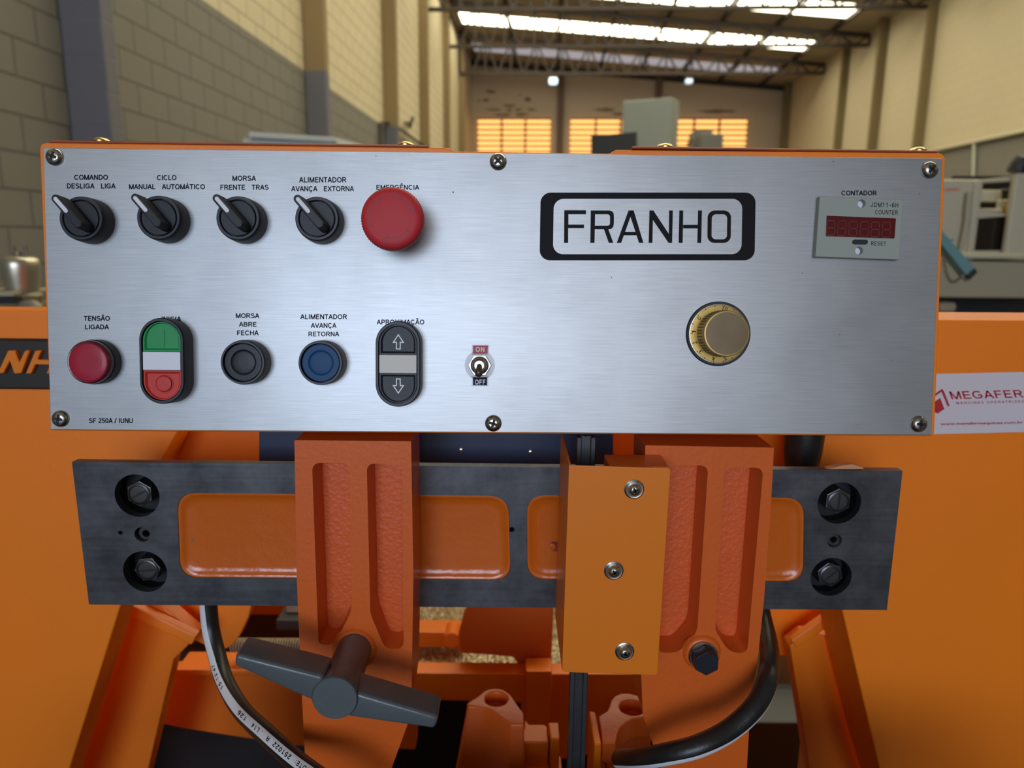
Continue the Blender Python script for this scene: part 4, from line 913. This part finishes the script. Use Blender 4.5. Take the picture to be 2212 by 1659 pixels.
# ---- vise jaws in the foreground
def z3c(a, b): return 940 + a*500/2212, 1440 + b*500/2212
ZJ = onY(1075, 1515, .60).z
def jaw(label, top, holec, hr, Z, drop, flare, extra):
    T = [onZ(*z3c(*p), Z) for p in top]; hc = onZ(*z3c(*holec), Z)
    root = empty('vise_jaw', label, 'vise jaw', (hc.x, hc.y, Z-drop))
    bm = NB()
    # top face with a through hole
    outer = [(p.x, p.y) for p in T]; h = [(hc.x+hr*math.cos(2*pi*i/28), hc.y+hr*math.sin(2*pi*i/28)) for i in range(28)]
    vt = []; eds = []
    for l in (outer, h):
        v = [bm.verts.new((x, y, Z)) for x, y in l]; vt.append(v); eds += [bm.edges.new((v[i], v[(i+1) % len(v)])) for i in range(len(v))]
    bmesh.ops.triangle_fill(bm, use_beauty=True, edges=eds, normal=(0, 0, 1))
    cx_ = sum(p[0] for p in outer)/len(outer); cy_ = sum(p[1] for p in outer)/len(outer)
    prev = vt[0]
    for dz, fx, fy in flare:
        nx_ = [bm.verts.new((cx_+(x-cx_)*fx[0]+fx[1], cy_+(y-cy_)*fy[0]+fy[1], Z-dz)) for x, y in outer]
        for i in range(len(prev)): bm.faces.new((prev[i], prev[(i+1) % len(prev)], nx_[(i+1) % len(prev)], nx_[i]))
        prev = nx_
    bm.faces.new(prev)
    hb2 = [bm.verts.new((x, y, Z-.012)) for x, y in h]
    for i in range(28): bm.faces.new((vt[1][i], hb2[i], hb2[(i+1) % 28], vt[1][(i+1) % 28]))
    bm.faces.new(hb2); bev(bm, .0018, 3, 40)
    part('jaw_casting', bm, 'orange_cast', root, smooth=45)
    for nm, q, zz, dz in extra:
        bm = NB(); P = [onZ(*z3c(*p), zz) for p in q]
        loft(bm, [[(p.x, p.y, zz-dz) for p in P], [(p.x, p.y, zz) for p in P]]); bev(bm, .0015, 3, 40); part(nm, bm, 'orange', root)
    return root
j1 = jaw('orange vise jaw with a round hole in its top ear, before the blade', [(300, 345), (400, 285), (470, 228), (510, 212), (560, 205), (610, 207), (655, 217), (720, 262), (780, 350), (845, 440), (850, 550), (720, 550), (650, 500), (600, 465), (520, 412), (430, 388), (310, 378)], (583, 308), .0105, ZJ, .5,
    ((.004, (1.0, 0), (1.02, 0)), (.06, (1.22, -.004), (1.0, -.012)), (.16, (1.62, -.012), (1.0, -.03)), (.5, (1.62, -.012), (1.0, -.03))),
    [('jaw_step', [(770, 640), (850, 600), (855, 500), (900, 550), (1045, 550), (1068, 570), (1085, 720), (770, 720)], ZJ-.030, .05), ('jaw_plate', [(1080, 530), (1178, 530), (1190, 690), (1105, 690)], ZJ-.024, .07),
     ('jaw_step', [(835, 860), (1088, 860), (1100, 1090), (835, 1090)], ZJ-.055, .06), ('jaw_plate', [(1108, 850), (1200, 850), (1225, 1090), (1115, 1090)], ZJ-.055, .07)])
j2 = jaw('orange vise jaw with a round hole, between blade and black hose', [(1560, 470), (1640, 425), (1660, 390), (1680, 320), (1720, 275), (1780, 253), (1850, 253), (1920, 268), (1990, 300), (2040, 400), (2060, 490), (1980, 490), (1900, 500), (1830, 530), (1770, 580), (1740, 640), (1725, 725), (1595, 725)], (1876, 390), .0112, ZJ-.002, .5,
    ((.02, (1.0, 0), (1.0, 0)), (.022, (.96, .004), (.96, .006)), (.5, (.96, .006), (.96, .02))),
    [('jaw_plate', [(1468, 420), (1530, 430), (1590, 735), (1520, 740)], ZJ+.003, .06), ('jaw_step', [(1620, 805), (1780, 812), (1805, 1090), (1650, 1090)], ZJ-.030, .08), ('jaw_plate', [(1555, 800), (1612, 803), (1640, 1090), (1500, 1090)], ZJ-.028, .08)])

# ---- things on the floor seen under the saw
bm = NB(); a, b = onY(1630, 1562, 1.5), onY(1760, 1400, 1.5); box(bm, a.x, b.x+.3, 1.5, 1.9, .02, b.z); bev(bm, .004); single('cardboard_box', bm, 'tan', (a.x, 1.5, .02), 'tan box on the floor glimpsed through the gap beside the thick hose', 'box')
bm = NB(); a, b = onY(1600, 1640, 1.32), onY(1775, 1561, 1.32); box(bm, a.x, b.x, 1.32, 1.46, .0, b.z); bev(bm, .01, 2); single('floor_shadow_block', bm, 'blacksheet', (a.x, 1.32, 0), 'low black block standing in for floor shadow before the tan box', 'shadow block')  # black block drawn in place of the shadow on the floor
bm = NB(); tube(bm, [onY(1600, 1476, 1.46), onY(1665, 1487, 1.46), onY(1700, 1491, 1.45), onY(1790, 1496, 1.46)], .0045, 12, 6); single('black_cable', bm, 'rubber', onY(1700, 1491, 1.45), 'thin black cable running past the tan box on the floor', 'cable')

# ================================================================== THE HALL  (hall coordinates: x across, y along, z up)
XL, XR, YF, YBACK = -2.9, 8.0, 26.7, -9.0
Y1 = hall(958, 97, 0, XL).y; Y2 = hall(990, 167, 0, XL).y; BAY = Y2-Y1
ZB1 = hall(1832, 98, 1, Y1).z; ZTL = hall(965, -4, 1, Y1).z; ZTR = hall(1832, 70, 1, Y1).z
def roofz(x): return ZTL + (ZTR-ZTL)*(x-XL)/(XR-XL) + 0.06
_k = (ZTR-ZTL)/(XR-XL)
def on_roof(px, py):
    d = HMI.to_3x3() @ ray(px, py); o = HMI @ EYE; z0 = roofz(0)
    t = (z0 + _k*o.x - o.z)/(d.z - _k*d.x); return o + d*t
def put(name, bm, mats, loc=(0, 0, 0), kind=None, parent=None, smooth=35, root=None):
    shift(bm, -Vector(root if root is not None else loc)); o = obj(name, bm, mats, parent, (0, 0, 0), smooth)
    if parent is None: o.matrix_world = HM @ Matrix.Translation(loc)
    if kind: o['kind'] = kind
    return o
def hempty(name, label, cat, loc, group=None):
    o = empty(name, label, cat, (0, 0, 0), (0, 0, 0), group); o.matrix_world = HM @ Matrix.Translation(loc); return o
bm = NB(); box(bm, XL-.2, XR+.2, YBACK-6, YF+.2, -.1, 0); put('floor', bm, 'floor', kind='structure')
bm = NB(); box(bm, XL-.2, XL, YBACK, YF+.2, 0, ZTL+.4); put('wall_left', bm, 'wall_side', kind='structure')
bm = NB(); box(bm, XR, XR+.2, YBACK, YF+.2, 0, ZTL+.4); put('wall_right', bm, 'wall_right', kind='structure')
bm = NB(); box(bm, XL, XR, YF, YF+.2, 0, ZTL+.4); put('wall_far', bm, 'wall_end', kind='structure')
bm = NB(); box(bm, 3.0, XR, YBACK-.2, YBACK, 0, 8); box(bm, XL, 3.0, YBACK-.2, YBACK, 4.8, 8); box(bm, XL, 3.0, YBACK-.2, YBACK, 0, 1.0); put('wall_entrance', bm, 'wall_dark', kind='structure')
# roof sheets with a translucent strip in every bay
sa, sb_, sc_, sd = on_roof(1000, 25), on_roof(1000, 48), on_roof(1750, 91), on_roof(1750, 113)
SY1, SY0 = (sb_.y+sd.y)/2, (sa.y+sc_.y)/2
if SY0 > SY1: SY0, SY1 = SY1, SY0
SX0, SX1 = on_roof(994, 36).x, on_roof(1750, 104).x
def strip(bm, x0, x1, y0, y1, t=.03):
    loft(bm, [[(x0, y, roofz(x0)), (x1, y, roofz(x1)), (x1, y, roofz(x1)+t), (x0, y, roofz(x0)+t)] for y in (y0, y1)])
ends = []; k = -8
ys = [(SY0+BAY*i, SY1+BAY*i) for i in range(-6, 2)]
bm = NB(); prev = YBACK
for a, b in ys:
    strip(bm, XL, XR, prev, a); strip(bm, XL, SX0, a, b); strip(bm, SX1, XR, a, b); prev = b
strip(bm, XL, XR, prev, YF+.2)
put('ceiling', bm, 'roof', kind='structure')
n = 0
for i, (a, b) in enumerate(ys):
    n += 1; bm = NB(); strip(bm, SX0, SX1, a, b); put('window_%d' % n, bm, 'skylight_dim' if i == len(ys)-1 else 'skylight', kind='structure')
# purlins run along the hall, trusses across
for px in (975, 1090, 1210, 1330, 1444, 1562, 1681, 1805):
    x = hall(px, 40, 1, Y1).x; bm = NB(); bar(bm, (x, YBACK, roofz(x)-.05), (x, YF, roofz(x)-.05), .07, .09); o = put('ceiling_purlin', bm, 'truss', kind='structure')
def truss(y, xl, xr):
    root = bpy.data.objects.new('ceiling_truss', None); C.objects.link(root); root.matrix_world = HM @ Matrix.Translation((xl, y, ZB1)); root['kind'] = 'structure'
    top = lambda x: roofz(x)-.14
    bm = NB(); bar(bm, (xl, y, top(xl)), (xr, y, top(xr)), .10, .11); put('top_chord', bm, 'truss', parent=root, root=(xl, y, ZB1))
    bm = NB(); bar(bm, (xl, y, ZB1), (xr, y, ZB1), .08, .08); put('bottom_chord', bm, 'truss', parent=root, root=(xl, y, ZB1))
    bm = NB(); N = 14
    for i in range(N+1):
        x = xl + (xr-xl)*i/N; bar(bm, (x, y, ZB1), (x, y, top(x)), .05)
        if i < N:
            x2 = xl + (xr-xl)*(i+1)/N; xm = (x+x2)/2
            bar(bm, (x, y, top(x)), (xm, y, ZB1), .05); bar(bm, (xm, y, ZB1), (x2, y, top(x2)), .05)
    put('web_lattice', bm, 'truss', parent=root, root=(xl, y, ZB1))
for i in range(-3, 2): truss(Y1+BAY*i, XL+.05, XR-.05)
bm = NB(); bar(bm, (XL, YF-.06, roofz(XL)-.12), (XR, YF-.06, roofz(XR)-.12), .10, .14); put('trim_9', bm, 'truss', kind='structure')
# wall columns
tn = 0
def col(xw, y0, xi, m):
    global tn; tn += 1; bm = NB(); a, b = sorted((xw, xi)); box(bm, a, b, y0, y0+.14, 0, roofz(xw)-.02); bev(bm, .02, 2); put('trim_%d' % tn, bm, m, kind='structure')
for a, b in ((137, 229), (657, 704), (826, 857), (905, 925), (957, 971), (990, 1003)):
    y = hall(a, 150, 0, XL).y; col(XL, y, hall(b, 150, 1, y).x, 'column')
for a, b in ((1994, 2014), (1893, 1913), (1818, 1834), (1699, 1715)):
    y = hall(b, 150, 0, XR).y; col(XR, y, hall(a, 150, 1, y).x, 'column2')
tn = 20
for px in (1211, 1421):
    x = hall(px, 230, 1, YF).x; tn += 1; bm = NB(); box(bm, x-.11, x+.11, YF-.14, YF, 0, roofz(x)-.1); put('trim_%d' % tn, bm, 'post', kind='structure')
# light sill along the right wall just under the roof
bm = NB(); a = hall(1719, 151, 0, XR-.34); bar(bm, (XR-.34, 6, a.z), (XR-.34, YF, a.z), .08, .07); put('trim_30', bm, 'cream', kind='structure')
# louvred windows in the far wall
for i, (px0, px1, mull) in enumerate(((1033, 1187, (1084, 1135)), (1233, 1390, (1286, 1339)), (1447, 1607, (1497, 1551)))):
    n += 1; A, B = hall(px0, 257, 1, YF), hall(px1, 352, 1, YF); x0, x1, zt, zb = A.x, B.x, A.z, B.z
    root = bpy.data.objects.new('window_%d' % n, None); C.objects.link(root); org = (x0, YF, zb); root.matrix_world = HM @ Matrix.Translation(org); root['kind'] = 'structure'
    bm = NB(); box(bm, x0, x1, YF-.03, YF-.02, zb, zt); put('bright_opening', bm, 'louvre_glow', parent=root, root=org)
    bm = NB(); k = 0; z = zt
    st_ = (hall(px0, 257, 1, YF).z-hall(px0, 268.7, 1, YF).z)
    while z > zb-.01:
        box(bm, x0-.02, x1+.02, YF-.12, YF-.05, z-.045, z+.025); z -= st_
    put('louvre_slats', bm, 'louvre', parent=root, root=org)
    bm = NB()
    for m_ in mull: x = hall(m_, 300, 1, YF).x; box(bm, x-.035, x+.035, YF-.13, YF-.04, zb, zt)
    put('mullions', bm, 'louvre', parent=root, root=org)
# soot above the first louvres
bm = NB()
for px, py, w, h_ in ((1066, 237, 18, 3), (1100, 238, 8, 3), (1120, 237, 10, 3), (1150, 237, 9, 3), (1085, 248, 22, 3), (1125, 247, 16, 3), (1100, 228, 16, 3), (1050, 216, 8, 3), (1035, 217, 3, 3), (1140, 215, 8, 5), (1123, 206, 3, 2), (1060, 198, 12, 3), (1310, 237, 24, 4), (1335, 247, 16, 3), (1550, 240, 44, 4)):
    c = hall(px, py, 1, YF-.004); u = w/1560*YF; v = h_/1560*YF
    bm.faces.new([bm.verts.new((c.x+u*math.cos(t*pi/6)*random.uniform(.6, 1.2), YF-.004, c.z+v*math.sin(t*pi/6)*random.uniform(.5, 1.3))) for t in range(12)])
o = put('trim_31', bm, 'stain', kind='structure', smooth=None)
# lamps
def lamp(px, py, w, h_, y, m, label):
    c = hall(px, py, 1, y); u = w*.8/1560*y/2; v = h_*.85/1560*y/2
    r_ = hempty('high_bay_lamp', label, 'lamp', (c.x, y, c.z-v), 'lamps hanging under the roof trusses')
    bm = NB(); box(bm, c.x-u, c.x+u, y-u, y+u, c.z-v, c.z+v*.8); bev(bm, min(u, v)*.5, 3); put('lamp_lens', bm, m, parent=r_, root=(c.x, y, c.z-v))
    bm = NB(); box(bm, c.x-u*.9, c.x+u*.9, y-u*.9, y+u*.9, c.z+v*.8, c.z+v*1.5); bev(bm, .01); put('lamp_housing', bm, 'truss', parent=r_, root=(c.x, y, c.z-v))
    bm = NB(); bar(bm, (c.x, y, c.z+v*1.4), (c.x, y, max(ZB1, c.z+v*2)), .04); put('hanger', bm, 'truss', parent=r_, root=(c.x, y, c.z-v))
lamp(1195, 174.5, 21, 15, Y2, 'lamp', 'bright bluish square lamp hanging above the row of louvred windows')
lamp(1488, 175.5, 17, 11, Y2, 'lamp_dim', 'faint bluish lamp hanging above the grey column of the far machine')
lamp(1217, -2, 26, 22, Y1, 'lamp', 'bright lamp cut by the upper edge of the view, below the nearer roof truss')

# ---- machines standing in the hall
def W(px, py, Y): return onY(px, py, Y)
root = empty('machining_centre', 'tall grey machine column with flat black screen before the louvred windows', 'machine', W(1400, 400, 11.5)*1.0)
root.location.z = 0
def prismz(bm, base_, z0, z1): loft(bm, [[(p.x, p.y, z0) for p in base_], [(p.x, p.y, z1) for p in base_]])
ft = [W(1346, 219, 11.8), W(1453, 211, 11.4), W(1469, 217, 12.1), W(1360, 217, 12.9)]
bm = NB(); loft(bm, [[(p.x, p.y, 0) for p in ft], [(p.x, p.y, p.z) for p in (W(1346, 219, 11.8), W(1453, 210.5, 11.4), W(1468, 217.5, 12.1), W(1360, 219, 12.9))]]); bev(bm, .02, 2)
part('column_housing', bm, 'greybox', root)
bm = NB(); q = [W(1278, 292.5, 11.2), W(1376, 285, 11.0), W(1375, 420, 11.0), W(1278, 420, 11.2)]; loft(bm, [q, [p+Vector((0, .08, 0)) for p in q]]); part('screen', bm, 'blacksheet', root, label='flat black screen')
bm = NB(); a, b = W(1290, 400, 11.3), W(1480, 400, 11.3); box(bm, a.x, b.x, 11.35, 13.2, 0, W(1300, 418, 11.3).z); bev(bm, .02); part('machine_body', bm, 'greybox', root)
bm = NB(); a, b = W(1499, 282, 18), W(1534, 400, 18); box(bm, a.x, b.x, 18, 18.5, 0, a.z); b2, c2 = W(1508, 292, 17.9), W(1549, 400, 17.9); box(bm, b2.x, c2.x, 17.6, 18.1, 0, b2.z); bev(bm, .03)
m2 = single('milling_head', bm, mat('dark_grey_enamel', (0.14, 0.135, 0.12, 1), .5), (a.x, 18, 0), 'small dark grey machine head before the last louvred window', 'machine')
bm = NB(); tube(bm, [W(1482, 316, 17.9), W(1490, 308, 17.9), W(1497, 303, 17.9)], .03, 8, 3); shift(bm, -m2.location); obj('side_handle', bm, 'truss', m2)
# pale lid of a cabinet behind the box
root = empty('tool_cabinet', 'tall cabinet with pale lid by the grey wall, just showing above the box', 'cabinet', W(625, 400, 4.6)); root.location.z = 0
q = [W(537, 287, 4.5), W(724, 297.5, 4.75), W(724, 297.5, 4.75)+Vector((.15, .5, 0)), W(537, 287, 4.5)+Vector((-.05, .5, 0))]; zq = [W(537, 285, 4.5).z, W(724, 296.5, 4.75).z]; zq += [zq[1], zq[0]]
bm = NB(); loft(bm, [[(p.x, p.y, z-.032) for p, z in zip(q, zq)], [(p.x, p.y, z) for p, z in zip(q, zq)]]); bev(bm, .006, 2); part('lid', bm, 'paleblue', root)
q2 = [W(524, 303, 4.52), W(735, 306, 4.77), W(735, 306, 4.77)+Vector((.15, .45, 0)), W(524, 303, 4.52)+Vector((-.05, .45, 0))]
bm = NB(); loft(bm, [[(p.x, p.y, 0) for p in q2], [(p.x, p.y, z-.034) for p, z in zip(q2, zq)]]); bev(bm, .01, 2); part('body', bm, 'paleblue', root)
# conduit and bracket on the left wall
cp = [hall(822, 345, 0, XL+.06), hall(822, 275, 0, XL+.06), hall(826, 266, 0, XL+.06), hall(838, 266, 0, XL+.08), hall(858, 275, 0, XL+.08), hall(905, 308, 0, XL+.08), hall(930, 325, 0, XL+.08)]
bm = NB(); tube(bm, cp, .028, 12, 5); cdt = put('conduit', bm, 'truss', (cp[0].x, cp[0].y, cp[0].z)); tag(cdt, 'dark bent conduit running down the left wall beside the second grey column', 'pipe')
bm = NB(); c = hall(890, 264, 0, XL+.1); bar(bm, hall(892, 254, 0, XL+.1), hall(887, 268, 0, XL+.1), .05); bar(bm, hall(875, 266, 0, XL+.1), hall(888, 266, 0, XL+.1), .04); bar(bm, hall(886, 266, 0, XL+.1), hall(886, 276, 0, XL+.1), .05); bar(bm, hall(887, 266, 0, XL+.1), hall(887, 266, 0, XL-.0), .05)
tag(put('wall_bracket', bm, 'truss', (c.x, c.y, c.z)), 'small dark forked bracket on the cream wall above the conduit', 'bracket')
# conduit on the right wall
a, b = hall(2105, 306, 0, XR-.05), hall(2102, 400, 0, XR-.05); bm = NB(); tube(bm, [a, (a+b)/2, b], .03, 12, 2); tag(put('wall_pipe', bm, 'greylight', (b.x, b.y, b.z)), 'thin upright pipe on the grey band of the right wall', 'pipe')
bm = NB(); a, b = hall(2240, 278, 0, XR-.05), hall(2020, 325, 0, XR-.05); tube(bm, [a, (a+b)/2, b], .035, 12, 2); tag(put('wall_pipe', bm, 'cream', (a.x, a.y, a.z)), 'long level pipe along the top of the grey band of the right wall', 'pipe')

# aluminium canister on an old machine at the left
YL = 1.9
c = W(49, 628, YL); rr = 37/1560*YL*1.02; hh = W(49, 558, YL).z-c.z
can = empty('canister', 'dull aluminium canister with forked valve standing on the old machine', 'canister', c)
bm = NB(); lathez(bm, [(rr*.80, -.004), (rr*.84, .0), (rr*.86, hh*.10), (rr*.97, hh*.45), (rr, hh*.75), (rr*.99, hh*.90), (rr*.90, hh*.99), (rr*.70, hh*1.05), (rr*.2, hh*1.08)], 40, c); part('canister_body', bm, 'alu', can, smooth=60)
bm = NB(); lathez(bm, [(rr*.22, hh*1.05), (rr*.22, hh*1.20), (rr*.10, hh*1.22)], 20, c); bar(bm, c+Vector((-rr*.30, 0, hh*1.06)), c+Vector((-rr*.26, 0, hh*1.38)), .009); bar(bm, c+Vector((.02, 0, hh*1.06)), c+Vector((.02, 0, hh*1.40)), .012, .004); part('valve', bm, 'oldcast', can)
om = empty('old_machine', 'old brown cast machine top carrying the aluminium canister', 'machine', (c.x, YL, 0))
bm = NB(); lathez(bm, [(rr*.80, -.032), (rr*.98, -.030), (rr*.98, -.012), (rr*.84, -.004)], 32, c); part('flange', bm, 'oldcast', om)
bm = NB(); a, b = W(-60, 640, YL), W(130, 655, YL); box(bm, a.x, b.x, YL-.06, YL+.4, .0, c.z-.045); bev(bm, .008, 2); part('casting', bm, 'oldcast', om)
bm = NB(); a, b = W(-60, 628, YL-.05), W(40, 640, YL-.05); box(bm, a.x, b.x, YL-.07, YL+.1, b.z, a.z); bev(bm, .004); part('rail', bm, 'creamdark', om)
bm = NB(); a, b = W(-40, 642, YL-.07), W(38, 657, YL-.07); box(bm, a.x, b.x, YL-.072, YL-.055, b.z, a.z); part('slot', bm, 'dark', om)
bm = NB(); lathe(bm, [(.030, -(YL-.055)), (.030, -(YL-.075)), (.022, -(YL-.08))], 28, (W(100, 668, YL).x, 0, W(100, 668, YL).z)); part('round_cover', bm, 'oldcast', om)

# cream machine at the right, with dark window and yellow label
YR = 3.2
mc = empty('enclosed_lathe', 'cream machine with open top bay, dark window and yellow label by the right wall', 'machine', W(2120, 640, YR)); mc.location.z = 0
def mbox(name, x0, y0, x1, y1, Y, d, m, b=.008, parent=None, label=None):
    bm = NB(); A, B = W(x0, y0, Y), W(x1, y1, Y); box(bm, A.x, B.x, Y, Y+d, B.z, A.z); bev(bm, b, 2); return part(name, bm, m, mc, parent, label)
mbox('cabinet', 1960, 386, 2103, 572, YR, .6, 'cream', .012)
bm = NB(); A = [W(2041, 408, YR), W(2072, 406, YR), W(2072, 411, YR), W(2041, 413, YR)]; bm.faces.new([bm.verts.new(p-Vector((0, .002, 0))) for p in A]); part('red_stripe', bm, mat('faded_red_print', (0.62, 0.18, 0.12, 1), .5), mc, smooth=None)
# frame around the two openings
fo = poly(YR, [(2103, 390), (2201, 380), (2330, 375), (2330, 560), (2086, 548), (2096, 470)])
bay = poly(YR, [(2119, 396), (2200, 391), (2193, 464), (2110, 449)]); win = poly(YR, [(2106, 473), (2188, 466), (2176, 541), (2095, 541)])
bm = NB(); plate(bm, fo, [bay, win], -(YR+.03), -(YR-.012)); bev(bm, .006, 2, 40); fr_ = part('door_frame', bm, 'cream', mc)
bm = NB(); prism(bm, win, -(YR+.020), -(YR+.006)); part('dark_window', bm, 'glassdark', mc)
bm = NB(); q = poly(YR+.3, [(2060, 380), (2330, 380), (2330, 480), (2060, 480)]); prism(bm, q, -(YR+.32), -(YR+.3)); part('bay_back', bm, 'blacksheet', mc)
mbox('bay_box', 2118, 410, 2163, 436, YR+.10, .03, 'cream'); mbox('bay_box', 2166, 408, 2204, 428, YR+.12, .03, 'blacksheet'); mbox('bay_box', 2158, 431, 2205, 470, YR+.06, .02, 'cream')
mbox('yellow_label', 2168, 447, 2189, 463, YR+.055, .004, 'yellow', .0005)
mbox('bay_shelf', 2108, 450, 2165, 472, YR+.03, .03, 'cream')
mbox('pillar', 2196, 372, 2340, 562, YR-.05, .04, 'cream', .015)
bm = NB(); a, b = W(2193, 372, YR-.02), W(2212, 358, YR-.02); tube(bm, [a, (a+b)/2+Vector((.0, 0, .03)), b, W(2240, 362, YR-.02)], .035, 10, 4); part('cable_gland', bm, 'blacksheet', mc)
mbox('sill', 2080, 545, 2340, 562, YR-.06, .5, 'cream', .012)
mbox('apron', 1960, 562, 2340, 646, YR-.03, .6, 'creamdark', .012)
mbox('plinth', 1940, 690, 2340, 900, YR+.05, .6, 'creamdark', .012)
mbox('chip_gap', 1940, 640, 2340, 700, YR+.25, .2, 'blacksheet', .004)
mbox('pump', 2030, 652, 2068, 676, YR+.02, .12, 'tan', .02)
bm = NB(); tube(bm, [W(2010, 680, YR-.02), W(2060, 684, YR-.02), W(2110, 692, YR-.02)], .012, 10, 4); part('drain_pipe', bm, 'greylight', mc)
bm = NB(); tube(bm, [W(2094, 415, YR-.03), W(2090, 450, YR-.03), W(2086, 490, YR-.03), W(2076, 538, YR-.03)], .010, 8, 4); part('cable', bm, 'creamdark', mc)
# teal crane arm with chain and hook before it
YT = 2.2
ta = empty('hoist_arm', 'teal hoist arm with hanging chain and hook in front of the cream machine', 'hoist', W(2060, 560, YT))
bm = NB(); A, B = W(2036, 523, YT), W(2089, 586, YT); d = (B-A).normalized(); w_ = .016; up = Vector((0, -1, 0)).cross(d).normalized()
def sec(p, s): return [p+up*s*w_-Vector((0, .018, 0)), p+up*s*w_+Vector((0, .03, 0)), p-up*s*w_+Vector((0, .03, 0)), p-up*s*w_-Vector((0, .018, 0))]
loft(bm, [sec(A-d*.12, .8), sec(A, .85), sec(B, 1.0)]); bev(bm, .003, 2); part('arm', bm, 'teal', ta)
bm = NB(); e_ = A-d*.11; bar(bm, (e_.x, e_.y, 0), (e_.x, e_.y, e_.z), .05); part('mast', bm, 'teal', ta)
bm = NB(); loft(bm, [sec(B, 1.05), sec(B+d*.018, .9)]); bev(bm, .003, 2); part('end_cap', bm, 'blacksheet', ta)
bm = NB(); box(bm, W(2030, 518, YT).x, W(2053, 518, YT).x, YT-.02, YT+.03, W(2040, 521, YT).z, W(2040, 516, YT).z); part('bracket', bm, 'teal', ta)
bm = NB(); tube(bm, [W(2083, 590, YT), W(2080, 598, YT), W(2086, 604, YT), W(2094, 602, YT), W(2097, 596, YT)], .005, 10, 5); part('hook', bm, 'oldcast', ta)
cp = [W(2034, 545, YT), W(2039, 565, YT), W(2044, 592, YT), W(2052, 607, YT), W(2062, 609, YT), W(2074, 600, YT), W(2081, 592, YT)]
bm = NB(); Q = []
for i in range(len(cp)-1):
    for j in range(4): Q.append(cp[i]*(1-j/4)+cp[i+1]*(j/4))
for i in range(len(Q)-1):
    a, b = Q[i], Q[i+1]; d = (b-a).normalized(); s_ = (Vector((0, 1, 0)) if i % 2 else Vector((0, 1, 0)).cross(d)).normalized(); m_ = (a+b)/2; l = (b-a).length*.62
    tube(bm, [m_+d*l*math.cos(t*pi/4)+s_*.0045*math.sin(t*pi/4) for t in range(9)], .0018, 6, 2)
part('chain', bm, 'oldcast', ta)
bpy.context.view_layer.update()
